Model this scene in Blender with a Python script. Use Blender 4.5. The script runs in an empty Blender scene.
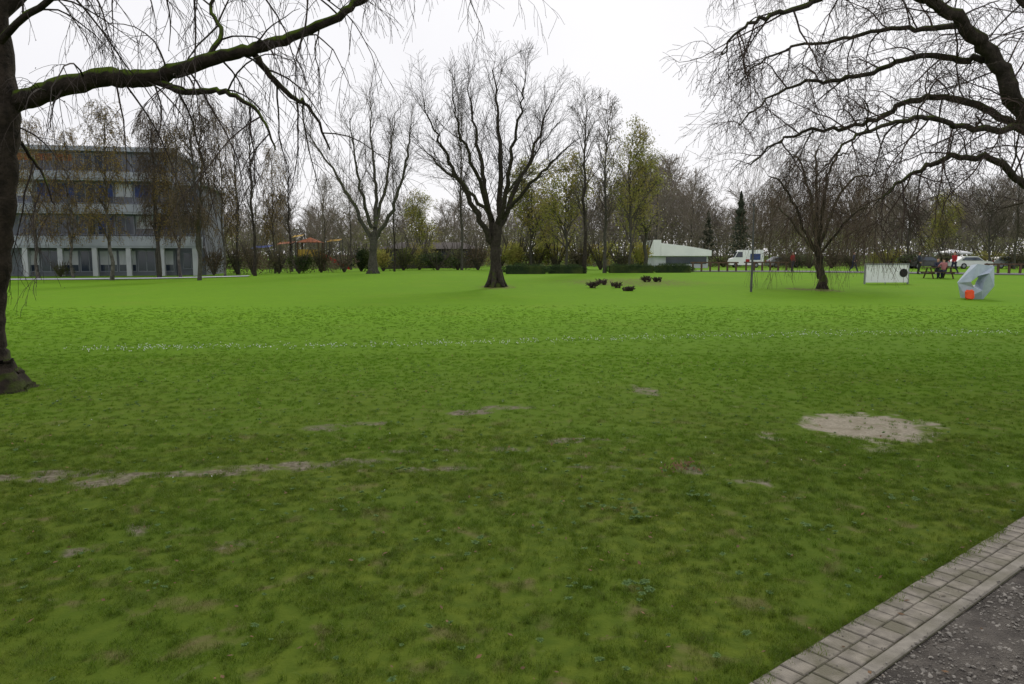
import bpy, bmesh, math, random
from mathutils import Vector, Matrix, noise
C = bpy.context.scene.collection
F=760.0; HZ=258.0; CH=1.65
PIT=math.atan((342-HZ)/F); CP=math.cos(PIT); SP=math.sin(PIT)
def sm(a,b,x):
    t=max(0,min(1,(x-a)/(b-a))); return t*t*(3-2*t)
def ray(px,py):
    a=(px-512)/F; b=(342-py)/F
    return Vector((a, CP+b*SP, -SP+b*CP))
def W(px,py,Y):
    d=ray(px,py); t=Y/d.y
    return Vector((d.x*t, Y, CH+d.z*t))
def h(x,y):
    z=0.42*sm(22,60,y)*(0.1+0.9*sm(-30,-6,x))
    z+=0.08*noise.noise(Vector((x*.05,y*.04,3.1)))*sm(8,25,y)
    if y<24:
        sd=(x-.895)*.632-(y-2.756)*.775
        z+=(0.018*noise.noise(Vector((x*1.3,y*1.3,0)))+0.02*noise.noise(Vector((x*.4,y*.4,5))))*(1-sm(8,22,y))*(1-sm(-.7,-.08,sd))
    if y>200: z+=(y-200)*0.004
    return z
def G(px,py):
    d=ray(px,py); t=1.5
    while t<300:
        p=Vector((d.x*t,d.y*t,CH+d.z*t))
        if p.z<=h(p.x,p.y): return Vector((p.x,p.y,h(p.x,p.y)))
        t*=1.004
    return Vector((d.x*100,d.y*100,h(d.x*100,d.y*100)))
def at(px,Y):
    x=(px-512)/F*Y
    return Vector((x,Y,h(x,Y)))

# ---------------- materials
def mat(name, c1, c2=None, scale=4.0, rough=.85, bump=0.0, bscale=None, spec=.2, trans=None, c3=None, s3=.6, metal=0):
    m=bpy.data.materials.new(name); m.use_nodes=True
    nt=m.node_tree; N=nt.nodes; L=nt.links
    b=N['Principled BSDF']; b.inputs['Roughness'].default_value=rough
    b.inputs['Specular IOR Level'].default_value=spec; b.inputs['Metallic'].default_value=metal
    c2=c2 or tuple(v*.75 for v in c1)
    geo=N.new('ShaderNodeNewGeometry')
    no=N.new('ShaderNodeTexNoise'); no.inputs['Scale'].default_value=scale; no.inputs['Detail'].default_value=5
    L.new(geo.outputs['Position'],no.inputs['Vector'])
    cr=N.new('ShaderNodeValToRGB'); cr.color_ramp.elements[0].position=.35; cr.color_ramp.elements[1].position=.65
    cr.color_ramp.elements[0].color=(*c1,1); cr.color_ramp.elements[1].color=(*c2,1)
    L.new(no.outputs['Fac'],cr.inputs['Fac']); col=cr.outputs['Color']
    if c3:
        n3=N.new('ShaderNodeTexNoise'); n3.inputs['Scale'].default_value=s3; n3.inputs['Detail'].default_value=4
        L.new(geo.outputs['Position'],n3.inputs['Vector'])
        r3=N.new('ShaderNodeValToRGB'); r3.color_ramp.elements[0].position=.45; r3.color_ramp.elements[1].position=.62
        L.new(n3.outputs['Fac'],r3.inputs['Fac'])
        mx=N.new('ShaderNodeMix'); mx.data_type='RGBA'; L.new(r3.outputs['Color'],mx.inputs[0]); L.new(col,mx.inputs[6]); mx.inputs[7].default_value=(*c3,1)
        col=mx.outputs[2]
    L.new(col,b.inputs['Base Color'])
    if bump:
        n2=N.new('ShaderNodeTexNoise'); n2.inputs['Scale'].default_value=bscale or scale*4; n2.inputs['Detail'].default_value=6
        L.new(geo.outputs['Position'],n2.inputs['Vector'])
        bp=N.new('ShaderNodeBump'); bp.inputs['Strength'].default_value=bump; bp.inputs['Distance'].default_value=.03
        L.new(n2.outputs['Fac'],bp.inputs['Height']); L.new(bp.outputs['Normal'],b.inputs['Normal'])
    if trans:
        tr=N.new('ShaderNodeBsdfTranslucent'); L.new(col,tr.inputs['Color'])
        ms=N.new('ShaderNodeMixShader'); ms.inputs[0].default_value=trans
        L.new(b.outputs[0],ms.inputs[1]); L.new(tr.outputs[0],ms.inputs[2])
        L.new(ms.outputs[0],N['Material Output'].inputs['Surface'])
    return m
def bark(name,c1,c2,moss=None,amount=.5):
    m=mat(name,c1,c2,scale=9,bump=.8,bscale=30,rough=.95,spec=.1)
    if moss:
        nt=m.node_tree; N=nt.nodes; L=nt.links; b=N['Principled BSDF']
        src=b.inputs['Base Color'].links[0].from_socket
        g=N.new('ShaderNodeNewGeometry'); sx=N.new('ShaderNodeSeparateXYZ'); L.new(g.outputs['Normal'],sx.inputs[0])
        no=N.new('ShaderNodeTexNoise'); no.inputs['Scale'].default_value=5; no.inputs['Detail'].default_value=6; L.new(g.outputs['Position'],no.inputs['Vector'])
        a=N.new('ShaderNodeMath'); a.operation='MULTIPLY_ADD'; a.inputs[1].default_value=.5; L.new(sx.outputs['Z'],a.inputs[0]); L.new(no.outputs['Fac'],a.inputs[2])
        r=N.new('ShaderNodeMapRange'); r.inputs[1].default_value=1-amount; r.inputs[2].default_value=1.2-amount; L.new(a.outputs[0],r.inputs[0])
        mx=N.new('ShaderNodeMix'); mx.data_type='RGBA'; L.new(r.outputs[0],mx.inputs[0]); L.new(src,mx.inputs[6]); mx.inputs[7].default_value=(*moss,1)
        L.new(mx.outputs[2],b.inputs['Base Color'])
    return m
M={}
M['bark_dark']=bark('bark_dark',(.026,.022,.018),(.052,.044,.036),(.05,.065,.015),.35)
M['bark_moss']=bark('bark_mossy',(.018,.015,.012),(.038,.03,.024),(.065,.10,.010),.40)
M['bark_trunk']=bark('bark_trunk',(.018,.015,.012),(.042,.033,.026),(.04,.055,.012),.2)
M['twig_dark']=mat('twig_dark',(.05,.04,.034),(.03,.024,.021),scale=2)
M['twig_red']=mat('twig_reddish',(.06,.04,.032),(.035,.026,.021),scale=2)
M['twig_weep']=mat('twig_weeping',(.12,.085,.06),(.075,.055,.042),scale=2)
M['bark_grey']=bark('bark_grey',(.05,.048,.04),(.09,.085,.07),(.06,.08,.02),.35)
M['bark_birch']=mat('bark_birch',(.15,.14,.125),(.04,.036,.032),scale=3,bump=.4)
M['twig_mid']=mat('twig_mid',(.095,.08,.065),(.06,.052,.044),scale=1)
M['twig_birch']=mat('twig_birch',(.10,.075,.045),(.06,.045,.032),scale=1)
M['twig_far']=mat('twig_far',(.24,.205,.17),(.16,.138,.115),scale=.3)  # paler with distance haze painted into the colour
M['catkin']=mat('catkins',(.32,.24,.07),(.19,.13,.045),scale=3,trans=.35)
M['bud']=mat('brown_buds',(.15,.115,.07),(.09,.07,.048),scale=3,trans=.2)
M['spring']=mat('spring_leaves',(.32,.32,.07),(.21,.23,.055),scale=2,trans=.5,c3=(.31,.26,.085))
M['ever']=mat('evergreen_leaves',(.035,.055,.018),(.02,.035,.015),scale=4,trans=.15,c3=(.07,.09,.025))
M['everfar']=mat('far_evergreen_leaves',(.075,.09,.055),(.05,.062,.042),scale=2,trans=.2)  # lightened evergreen for distant trees, haze put into the colour
M['hedge']=mat('hedge_leaves',(.045,.08,.018),(.025,.045,.015),scale=4,trans=.2)
M['brownshrub']=mat('brown_shrub_leaves',(.13,.105,.06),(.07,.07,.04),scale=.5,trans=.25,c3=(.12,.135,.045),s3=.12)
M['underg']=mat('undergrowth_leaves',(.17,.145,.10),(.10,.095,.07),scale=.4,trans=.3,c3=(.18,.19,.07),s3=.07)
M['bright']=mat('bright_white_paint',(.84,.85,.87),(.78,.79,.82),scale=1,rough=.5)
M['white']=mat('white_paint',(.68,.69,.71),(.60,.61,.63),scale=1,rough=.5)
M['offwhite']=mat('weathered_white',(.50,.52,.56),(.42,.44,.48),scale=1,rough=.7)
M['wall']=mat('render_grey',(.17,.185,.215),(.13,.142,.17),scale=.8,rough=.9)
M['band']=mat('concrete_band',(.38,.405,.46),(.29,.315,.37),scale=.9,rough=.9)
M['frame']=mat('window_frame_grey',(.25,.27,.31),(.2,.22,.26),scale=.9,rough=.7)
M['brownroof']=mat('roof_brown',(.055,.045,.04),(.04,.033,.03),scale=2)
M['darkwall']=mat('dark_wall',(.07,.06,.05),(.05,.045,.04),scale=2)
M['glass']=mat('window_glass',(.045,.06,.09),(.025,.035,.055),scale=.5,rough=.12,spec=.6)
M['blue']=mat('blue_blind',(.06,.09,.24),(.045,.065,.19),scale=2)
M['orange']=mat('orange_panel',(.32,.11,.05),(.22,.09,.05),scale=2)
M['yellow']=mat('yellow_panel',(.42,.28,.06),(.35,.22,.05),scale=2)
M['red']=mat('red_paint',(.4,.03,.03),(.3,.03,.03),scale=2)
M['black']=mat('black_matt',(.02,.02,.02),(.03,.03,.03),scale=4)
M['metal']=mat('dark_metal',(.06,.06,.065),(.09,.09,.09),scale=4,rough=.5)
M['silver']=mat('silver_paint',(.28,.29,.31),(.23,.24,.26),scale=2,rough=.35)
M['wood']=mat('brown_wood',(.12,.08,.05),(.08,.055,.035),scale=6)
M['skin']=mat('skin',(.5,.3,.22),(.45,.27,.2),scale=3)
M['hair']=mat('dark_hair',(.03,.02,.015),(.04,.03,.02),scale=6)
M['navy']=mat('navy_cloth',(.03,.035,.06),(.025,.03,.05),scale=6)
M['redcloth']=mat('red_cloth',(.40,.03,.04),(.32,.03,.03),scale=6)
M['pinkcloth']=mat('pink_cloth',(.4,.16,.18),(.34,.13,.15),scale=6)
M['sculpt']=mat('pale_blue_grey_paint',(.42,.48,.56),(.34,.40,.48),scale=5,rough=.6,bump=.1)
M['sculptor']=mat('orange_red_paint',(.85,.09,.02),(.75,.08,.02),scale=5,rough=.5)
M['rubber']=mat('tyre_rubber',(.02,.02,.02),(.03,.03,.03),scale=5)
M['asphalt']=mat('asphalt',(.13,.13,.135),(.10,.10,.105),scale=6,bump=.3)
M['brick']=mat('paving_brick',(.26,.235,.195),(.16,.145,.122),scale=16,bump=.4,bscale=160,c3=(.135,.125,.09),s3=6)
M['joint']=mat('joint_sand',(.085,.074,.052),(.05,.055,.025),scale=15,bump=.6)
M['kerb']=mat('kerb_concrete',(.26,.24,.205),(.18,.165,.14),scale=16,bump=.4,bscale=160,c3=(.15,.14,.105),s3=3)
M['gravel']=mat('gravel_base',(.14,.125,.108),(.072,.063,.055),scale=9,bump=1,bscale=110,c3=(.06,.053,.046),s3=2.2)
M['pebble']=mat('pebbles',(.28,.26,.23),(.11,.10,.088),scale=18,bump=.3)
M['deadleaf']=mat('dead_leaves',(.22,.13,.07),(.10,.065,.04),scale=12,trans=.2)
M['weed']=mat('weed_leaves',(.13,.21,.07),(.09,.16,.05),scale=6,trans=.3)
M['petal']=mat('daisy_petals',(.7,.7,.7),(.55,.6,.6),scale=6)
M['log']=mat('log_bark',(.07,.045,.032),(.035,.025,.02),scale=8,bump=.6)

def grass_col(nt):
    N=nt.nodes; L=nt.links
    g=N.new('ShaderNodeNewGeometry'); s=N.new('ShaderNodeSeparateXYZ'); L.new(g.outputs['Position'],s.inputs[0])
    def nz(sc,det=4,dis=0):
        n=N.new('ShaderNodeTexNoise'); n.inputs['Scale'].default_value=sc; n.inputs['Detail'].default_value=det; n.inputs['Distortion'].default_value=dis
        L.new(g.outputs['Position'],n.inputs['Vector']); return n.outputs['Fac']
    def ramp(src,a,b,ca=None,cb=None):
        r=N.new('ShaderNodeValToRGB'); r.color_ramp.elements[0].position=a; r.color_ramp.elements[1].position=b
        if ca: r.color_ramp.elements[0].color=(*ca,1); r.color_ramp.elements[1].color=(*cb,1)
        L.new(src,r.inputs[0]); return r.outputs[0]
    def mix(f,a,b):
        m=N.new('ShaderNodeMix'); m.data_type='RGBA'
        for i,v in ((0,f),(6,a),(7,b)):
            if isinstance(v,tuple): m.inputs[i].default_value=(*v,1)
            elif isinstance(v,float): m.inputs[i].default_value=v
            else: L.new(v,m.inputs[i])
        return m.outputs[2]
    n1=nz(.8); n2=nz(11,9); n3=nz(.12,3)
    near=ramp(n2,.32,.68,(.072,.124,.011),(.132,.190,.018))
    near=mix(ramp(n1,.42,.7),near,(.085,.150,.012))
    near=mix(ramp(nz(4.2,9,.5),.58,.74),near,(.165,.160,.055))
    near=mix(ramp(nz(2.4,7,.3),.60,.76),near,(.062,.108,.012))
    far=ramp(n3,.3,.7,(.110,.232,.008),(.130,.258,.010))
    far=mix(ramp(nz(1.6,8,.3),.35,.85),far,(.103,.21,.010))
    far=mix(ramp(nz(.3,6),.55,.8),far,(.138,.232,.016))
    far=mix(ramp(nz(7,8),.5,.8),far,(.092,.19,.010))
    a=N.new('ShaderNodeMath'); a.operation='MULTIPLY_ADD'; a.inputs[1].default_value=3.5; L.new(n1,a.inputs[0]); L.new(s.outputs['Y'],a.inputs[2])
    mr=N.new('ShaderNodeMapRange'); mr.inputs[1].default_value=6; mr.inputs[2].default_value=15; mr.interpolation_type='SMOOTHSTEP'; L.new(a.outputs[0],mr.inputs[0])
    return mix(mr.outputs[0],near,far), mix, ramp, nz, s  # foreground shade put into the grass colour: darker near, brighter far
def grass_mat():
    m=bpy.data.materials.new('grass_blades'); m.use_nodes=True; nt=m.node_tree; N=nt.nodes; L=nt.links
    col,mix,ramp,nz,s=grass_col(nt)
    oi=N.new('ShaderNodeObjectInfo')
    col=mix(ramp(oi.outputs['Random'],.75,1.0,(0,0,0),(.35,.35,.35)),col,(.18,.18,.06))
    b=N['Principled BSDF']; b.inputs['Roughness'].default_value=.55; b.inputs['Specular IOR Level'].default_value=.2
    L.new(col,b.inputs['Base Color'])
    tr=N.new('ShaderNodeBsdfTranslucent'); L.new(col,tr.inputs['Color'])
    ms=N.new('ShaderNodeMixShader'); ms.inputs[0].default_value=.45
    L.new(b.outputs[0],ms.inputs[1]); L.new(tr.outputs[0],ms.inputs[2]); L.new(ms.outputs[0],N['Material Output'].inputs['Surface'])
    return m
def ground_mat():
    m=bpy.data.materials.new('lawn_ground'); m.use_nodes=True; nt=m.node_tree; N=nt.nodes; L=nt.links
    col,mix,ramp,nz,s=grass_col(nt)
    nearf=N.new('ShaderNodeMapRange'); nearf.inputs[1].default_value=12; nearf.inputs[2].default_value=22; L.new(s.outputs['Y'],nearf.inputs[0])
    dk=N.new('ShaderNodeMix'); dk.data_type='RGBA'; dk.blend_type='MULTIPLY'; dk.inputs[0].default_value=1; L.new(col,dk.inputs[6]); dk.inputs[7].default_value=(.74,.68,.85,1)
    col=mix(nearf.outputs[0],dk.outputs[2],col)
    at_=N.new('ShaderNodeAttribute'); at_.attribute_name='bare'
    n=nz(4.5,12,.6); a=N.new('ShaderNodeMath'); a.operation='MULTIPLY_ADD'; a.inputs[1].default_value=1.5; L.new(n,a.inputs[0]); L.new(at_.outputs['Fac'],a.inputs[2])
    a2=N.new('ShaderNodeMath'); a2.operation='SUBTRACT'; a2.inputs[1].default_value=.5; L.new(a.outputs[0],a2.inputs[0])
    f=ramp(a2.outputs[0],.52,.80)
    soil=ramp(nz(24,9),.35,.7,(.085,.076,.048),(.20,.182,.132))
    sand=ramp(nz(45,9),.25,.75,(.19,.168,.125),(.36,.325,.255))
    sand=mix(ramp(nz(5,8),.45,.7),sand,(.19,.165,.115))
    mr=N.new('ShaderNodeMapRange'); mr.inputs[1].default_value=1.5; mr.inputs[2].default_value=2.5; L.new(s.outputs['X'],mr.inputs[0])
    soil=mix(mr.outputs[0],soil,sand)
    far=N.new('ShaderNodeMapRange'); far.inputs[1].default_value=25; far.inputs[2].default_value=30; L.new(s.outputs['Y'],far.inputs[0])
    soil=mix(far.outputs[0],soil,(.12,.11,.045))
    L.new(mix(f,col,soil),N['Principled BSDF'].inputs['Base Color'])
    b=N['Principled BSDF']; b.inputs['Roughness'].default_value=.95; b.inputs['Specular IOR Level'].default_value=.05
    bp=N.new('ShaderNodeBump'); bp.inputs['Strength'].default_value=.45; bp.inputs['Distance'].default_value=.015
    L.new(nz(70,8),bp.inputs['Height']); L.new(bp.outputs['Normal'],b.inputs['Normal'])
    return m

# ---------------- mesh helpers
class MB:
    def __init__(s): s.v=[]; s.f=[]
    def box(s,x0,x1,y0,y1,z0,z1,rz=0,c=(0,0,0)):
        n=len(s.v); cr,sr=math.cos(rz),math.sin(rz)
        for z in (z0,z1):
            for x,y in ((x0,y0),(x1,y0),(x1,y1),(x0,y1)):
                s.v.append((c[0]+x*cr-y*sr,c[1]+x*sr+y*cr,c[2]+z))
        for f in ((3,2,1,0),(4,5,6,7),(0,1,5,4),(1,2,6,5),(2,3,7,6),(3,0,4,7)): s.f.append(tuple(n+i for i in f))
    def tube(s,pts,rad,sides,cap=False):
        n=len(pts); base=len(s.v); u=None
        cs=[(math.cos(6.28318*k/sides),math.sin(6.28318*k/sides)) for k in range(sides)]
        for i in range(n):
            t=pts[min(i+1,n-1)]-pts[max(i-1,0)]
            if t.length<1e-9: t=Vector((0,0,1))
            t=t.normalized()
            if u is None: u=t.orthogonal()
            u=u-t*u.dot(t)
            if u.length<1e-6: u=t.orthogonal()
            u=u.normalized(); w=t.cross(u); r=rad[i]; p=pts[i]
            for c_,s_ in cs:
                s.v.append((p.x+(u.x*c_+w.x*s_)*r,p.y+(u.y*c_+w.y*s_)*r,p.z+(u.z*c_+w.z*s_)*r))
        for i in range(n-1):
            a=base+i*sides; b=a+sides
            for k in range(sides):
                k2=(k+1)%sides; s.f.append((a+k,a+k2,b+k2,b+k))
        if cap:
            s.f.append(tuple(base+k for k in reversed(range(sides)))); s.f.append(tuple(base+(n-1)*sides+k for k in range(sides)))
    def leaf(s,p,size,rg):
        a=Vector((rg.gauss(0,1),rg.gauss(0,1),rg.gauss(0,1))).normalized(); b=a.orthogonal().normalized()
        a=a*size; b=b*size*.5; n=len(s.v)
        s.v+= [tuple(p-a),tuple(p+b),tuple(p+a),tuple(p-b)]; s.f.append((n,n+1,n+2,n+3))
    def mesh(s,name,m,origin=None,smooth=False):
        me=bpy.data.meshes.new(name)
        v=s.v if origin is None else [(a-origin[0],b-origin[1],c-origin[2]) for a,b,c in s.v]
        me.from_pydata(v,[],s.f); me.materials.append(m)
        if smooth: me.polygons.foreach_set('use_smooth',[True]*len(me.polygons))
        me.update(); return me
    def build(s,name,m,parent=None,origin=None,smooth=False,loc=None):
        o=bpy.data.objects.new(name,s.mesh(name,m,origin,smooth)); C.objects.link(o)
        if parent: o.parent=parent
        if loc is not None: o.location=loc
        return o
def tag(o,label=None,cat=None,group=None,kind=None):
    if label: o['label']=label
    if cat: o['category']=cat
    if group: o['group']=group
    if kind: o['kind']=kind
    return o
def thing(name,label,cat,loc,rz=0,group=None):
    o=bpy.data.objects.new(name,None); C.objects.link(o); o.location=loc; o.rotation_euler=(0,0,rz); o.empty_display_size=.2
    return tag(o,label,cat,group)
def dup(root,loc,rz=0,sc=(1,1,1),label=None,group=None):
    r=root.copy(); C.objects.link(r); r.location=loc; r.rotation_euler=(0,0,rz); r.scale=sc
    if label: r['label']=label
    if group: r['group']=group
    for ch in list(root.children):
        c=ch.copy(); C.objects.link(c); c.parent=r
        for g in ch.children:
            d=g.copy(); C.objects.link(d); d.parent=c
    return r

# ---------------- branches
def branch(T,p,d,L,lev,P,rg,rcap):
    n=P['seg'][lev]; st=L/n; pts=[p]; r=min(P['r'][lev],rcap); rad=[r]; wg=P['wig']; gv=P['grav'][lev]
    for i in range(n):
        d=Vector((d.x+rg.uniform(-wg,wg),d.y+rg.uniform(-wg,wg),d.z+rg.uniform(-wg,wg)+gv)).normalized()
        p=p+d*st; pts.append(p); rad.append(max(r*(1-.75*(i+1)/n),P['rmin']))
    T['br'].tube(pts,rad,5 if r>.03 else 3)
    spawn(T,pts,rad,lev+1,P,rg,.15)
def spawn(T,pts,rad,lev,P,rg,t0,t1=1.0,num=None):
    if lev>=len(P['n']):
        lf=P.get('leaf')
        if lf:
            for _ in range(lf[0]):
                i=rg.randint(1,len(pts)-1); q=pts[i]+Vector((rg.gauss(0,1),rg.gauss(0,1),rg.gauss(0,1)))*lf[2]
                T['lf'].leaf(q,lf[1]*rg.uniform(.6,1.3),rg)
        return
    n=num if num is not None else P['n'][lev]; m=len(pts)-1
    for k in range(n):
        t=t0+(t1-t0)*(k+rg.random())/n; x=min(t*m,m-1e-4); i=int(x); f=x-i
        p=pts[i].lerp(pts[i+1],f); tan=(pts[i+1]-pts[i]).normalized()
        q=Vector((rg.gauss(0,1),rg.gauss(0,1),rg.gauss(0,1))); q=q-tan*q.dot(tan)
        if q.length<1e-3: continue
        q.normalize(); a=math.radians(P['ang'][lev]*rg.uniform(.7,1.3))
        d=(tan*math.cos(a)+q*math.sin(a)+Vector((0,0,P['up'][lev]))).normalized()
        lo,hi=P['len'][lev]; L=rg.uniform(lo,hi)*(1.15-P.get('taper',.55)*t)
        rr=rad[i]*(1-f)+rad[i+1]*f
        branch(T,p,d,L,lev,P,rg,rr*.75)
def smooth_path(pts,rad,k=5,wob=0,rg=None):
    P=[pts[0]]+pts+[pts[-1]]; op=[];orr=[]
    for i in range(len(pts)-1):
        a,b,c,d=P[i],P[i+1],P[i+2],P[i+3]
        for j in range(k):
            t=j/k
            q=.5*((2*b)+(c-a)*t+(2*a-5*b+4*c-d)*t*t+(3*b-a-3*c+d)*t**3)
            if wob and (i or j): q=q+Vector((rg.gauss(0,wob),rg.gauss(0,wob),rg.gauss(0,wob)))
            op.append(q); orr.append((rad[i]*(1-t)+rad[i+1]*t)*(1+(rg.uniform(-.06,.06) if rg else 0)))
    op.append(pts[-1]); orr.append(rad[-1]); return op,orr
def hero(name,label,group,root_p,Y0,trunk,limbs,P,seed,mt,ml,mtw,wob=.02,sub=12,rs=1.0,flare=True,twob=None):
    rg=random.Random(seed); root=thing(name,label,'tree',root_p,0,group)
    px2m=Y0/F
    def conv(path,rs=1.0,wb=wob):
        return smooth_path([W(a,b,Y0+dy) for a,b,r,dy in path],[r*px2m*rs for a,b,r,dy in path],5,wb,rg)
    tp,tr=conv(trunk,1.0,wob if twob is None else twob); mb=MB()
    tp=[Vector((tp[0].x,tp[0].y,root_p[2]-.15))]+tp; tr=[tr[0]*1.15]+tr
    mb.tube(tp,tr,18)
    if flare:
        for k in range(6):
            a=k*1.05+rg.random()*.5; r0=tr[1]; dv=Vector((math.cos(a),math.sin(a),0))
            b0=Vector((tp[0].x,tp[0].y,root_p[2]))
            mb.tube([b0+dv*r0*.3+Vector((0,0,r0*2.2)),b0+dv*r0*.75+Vector((0,0,r0*.6)),b0+dv*r0*1.4+Vector((0,0,-.04))],[r0*.3,r0*.33,r0*.12],8)
    else:
        S=18
        for i in range(len(tp)):
            zz=tp[i].z-root_p[2]; k_=max(0,1-zz/1.0)
            for j in range(S):
                a=6.28318*j/S; f=1+ .05*math.sin(3*a+zz*2)+k_*.16*math.sin(5*a+1)
                x,y,z=mb.v[i*S+j]; mb.v[i*S+j]=(tp[i].x+(x-tp[i].x)*f,tp[i].y+(y-tp[i].y)*f,z)
    mb.build('trunk',mt,root,root_p,True)
    for path in limbs:
        pts,rad=conv(path,rs); m2=MB(); m2.tube(pts,rad,9)
        lo=m2.build('limb',ml,root,root_p,True)
        tw=MB(); T={'br':tw,'lf':tw}; L=sum((pts[i+1]-pts[i]).length for i in range(len(pts)-1))
        spawn(T,pts,rad,1,P,rg,P.get('t0',.1),1.0,max(3,int(sub*L/ P['den'])))
        tw.build('twigs',mtw,lo,root_p,False)
    return root

# left foreground tree
gl=G(2,391); YL=gl.y
PL=dict(n=[0,0,5,4],seg=[0,8,5,4],len=[0,(.6,2.0),(.3,.8),(.15,.4)],r=[0,.014,.0055,.0038],rmin=.0023,ang=[0,60,50,45],up=[0,-.02,-.12,-.15],grav=[0,-.17,-.25,-.25],wig=.2,den=5.0,taper=.4,leaf=(1,.009,.01))
hero('foreground_tree','big dark tree cut by the left edge with one long mossy limb reaching right','large foreground trees',Vector((gl.x,YL,gl.z)),YL,
 [(-2,396,34,0),(-4,384,27,0),(-8,370,20,0),(-11,350,16,0),(-12,320,14.5,0),(-10,290,14,0),(-6,250,15,0),(-2,190,16,0),(1,130,17,0),(1,95,17,0),(-4,40,13,0),(-10,-40,11,0),(-20,-160,9,.3),(-10,-300,5,.5)],
 [[(2,108,10,0),(30,97,11,0),(62,87,10,-.1),(105,77,9.5,-.2),(130,78,9,-.2),(160,76,8.4,-.2),(190,66,7.5,-.3),(230,54,6.3,-.3),(262,46,5.8,-.2),(300,34,5.2,0),(345,11,4.4,.1),(372,-8,3.8,.2),(440,-50,3,.4),(500,-60,1.5,.6)],
  [(150,78,4.5,-.2),(185,92,3.4,-.3),(215,90,2.8,-.5),(240,98,2.2,-.6),(262,118,1.5,-.7),(275,150,.8,-.8)],
  [(252,50,3.6,-.2),(270,75,3,-.1),(295,100,2.4,0),(308,106,1.8,.1),(330,150,.9,.2)],
  [(200,63,3.2,-.2),(222,35,2.4,.1),(210,5,1.8,.3),(240,-40,1.2,.4)],
  [(-8,20,10,0),(60,-40,8,.4),(160,-75,6,.8),(280,-95,5,1.2),(400,-85,3,1.5),(470,-50,1.5,1.8)],
  [(-8,50,4.4,0),(40,6,3.2,-.5),(110,-22,2.6,-1.0),(190,-34,2.2,-1.4),(270,-25,1.6,-1.6),(330,0,1,-1.8)],
  [(-15,-60,8,0),(-90,-130,6,.6),(-200,-160,4,1.5),(-320,-140,2,2)],
  [(4,112,3,0),(22,145,2,.2),(42,172,1.3,.3),(55,205,.7,.3)]],
 PL,11,M['bark_trunk'],M['bark_moss'],M['twig_dark'],.010,sub=17,flare=False,rs=.92)

# right foreground tree
YR=15.0; xr=(1135-512)/F*YR; gr=Vector((xr,YR,h(xr,YR)))
PR=dict(n=[0,0,7,6],seg=[0,8,6,4],len=[0,(.9,2.6),(.5,1.2),(.25,.6)],r=[0,.020,.008,.0042],rmin=.0032,ang=[0,60,55,50],up=[0,.10,-.02,-.08],grav=[0,-.08,-.12,-.12],wig=.28,den=5.0,taper=.6,leaf=(1,.016,.015))
hero('foreground_tree','big spreading bare tree whose crooked limbs reach in from the right edge','large foreground trees',gr,YR,
 [(1135,322,26,0),(1132,290,20,0),(1125,230,18,0),(1110,180,18,0),(1085,130,16,0),(1080,60,14,0),(1090,-40,12,0),(1100,-200,8,0),(1090,-330,4,0)],
 [[(1105,175,13,0),(1060,150,11.5,-.1),(1030,122,10.5,-.2),(1010,92,10,-.3),(994,58,9,-.3),(967,28,8,-.4),(937,6,6.6,-.5),(905,-20,5,-.6),(850,-60,4,-.6),(780,-70,2,-.8)],
  [(1045,134,6,-.1),(1020,128,5.4,.1),(985,108,4.6,.4),(940,98,4,.7),(905,104,3.6,1),(875,120,3,1.2),(840,128,2.5,1.4),(805,132,2,1.6),(775,145,1.4,1.8),(750,165,.8,1.9)],
  [(1085,215,7,0),(1040,195,5.4,-.3),(1018,178,4.4,-.5),(990,160,3.8,-.8),(955,156,3.2,-1),(925,167,2.5,-1.2),(900,182,1.8,-1.3),(882,200,.9,-1.3)],
  [(992,58,5,-.2),(960,60,4,.1),(920,55,3.4,.3),(880,68,3,.4),(840,78,2.5,.5),(800,84,1.9,.6),(765,100,1.3,.7),(738,125,.8,.7)],
  [(925,0,5,-.4),(880,-12,4,-.9),(835,-5,3.4,-1.3),(800,8,2.8,-1.6),(765,16,2.2,-1.9),(740,32,1.4,-2),(722,55,.8,-2)],
  [(1080,60,9,0),(1040,20,7,.4),(1010,-15,6,.8),(960,-50,4,1.2),(880,-80,3,1.6),(800,-60,2,2),(750,-30,1.2,2.2)],
  [(1030,122,4.6,-.2),(1000,132,3.8,-.8),(960,126,3.2,-1.4),(930,118,2.7,-1.8),(890,124,2.1,-2.1),(850,140,1.4,-2.4),(825,165,.8,-2.5)],
  [(960,24,4,-.4),(925,28,3.2,.6),(880,30,2.7,1.3),(835,40,2.2,1.9),(795,48,1.8,2.4),(760,62,1.2,2.8),(735,85,.8,3)],
  [(1090,0,9,0),(1150,-60,7,.8),(1230,-90,5,1.6),(1330,-80,2.5,2)]],
 PR,23,M['bark_moss'],M['bark_dark'],M['twig_red'],.030,sub=16,rs=.8,twob=.01)

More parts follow.
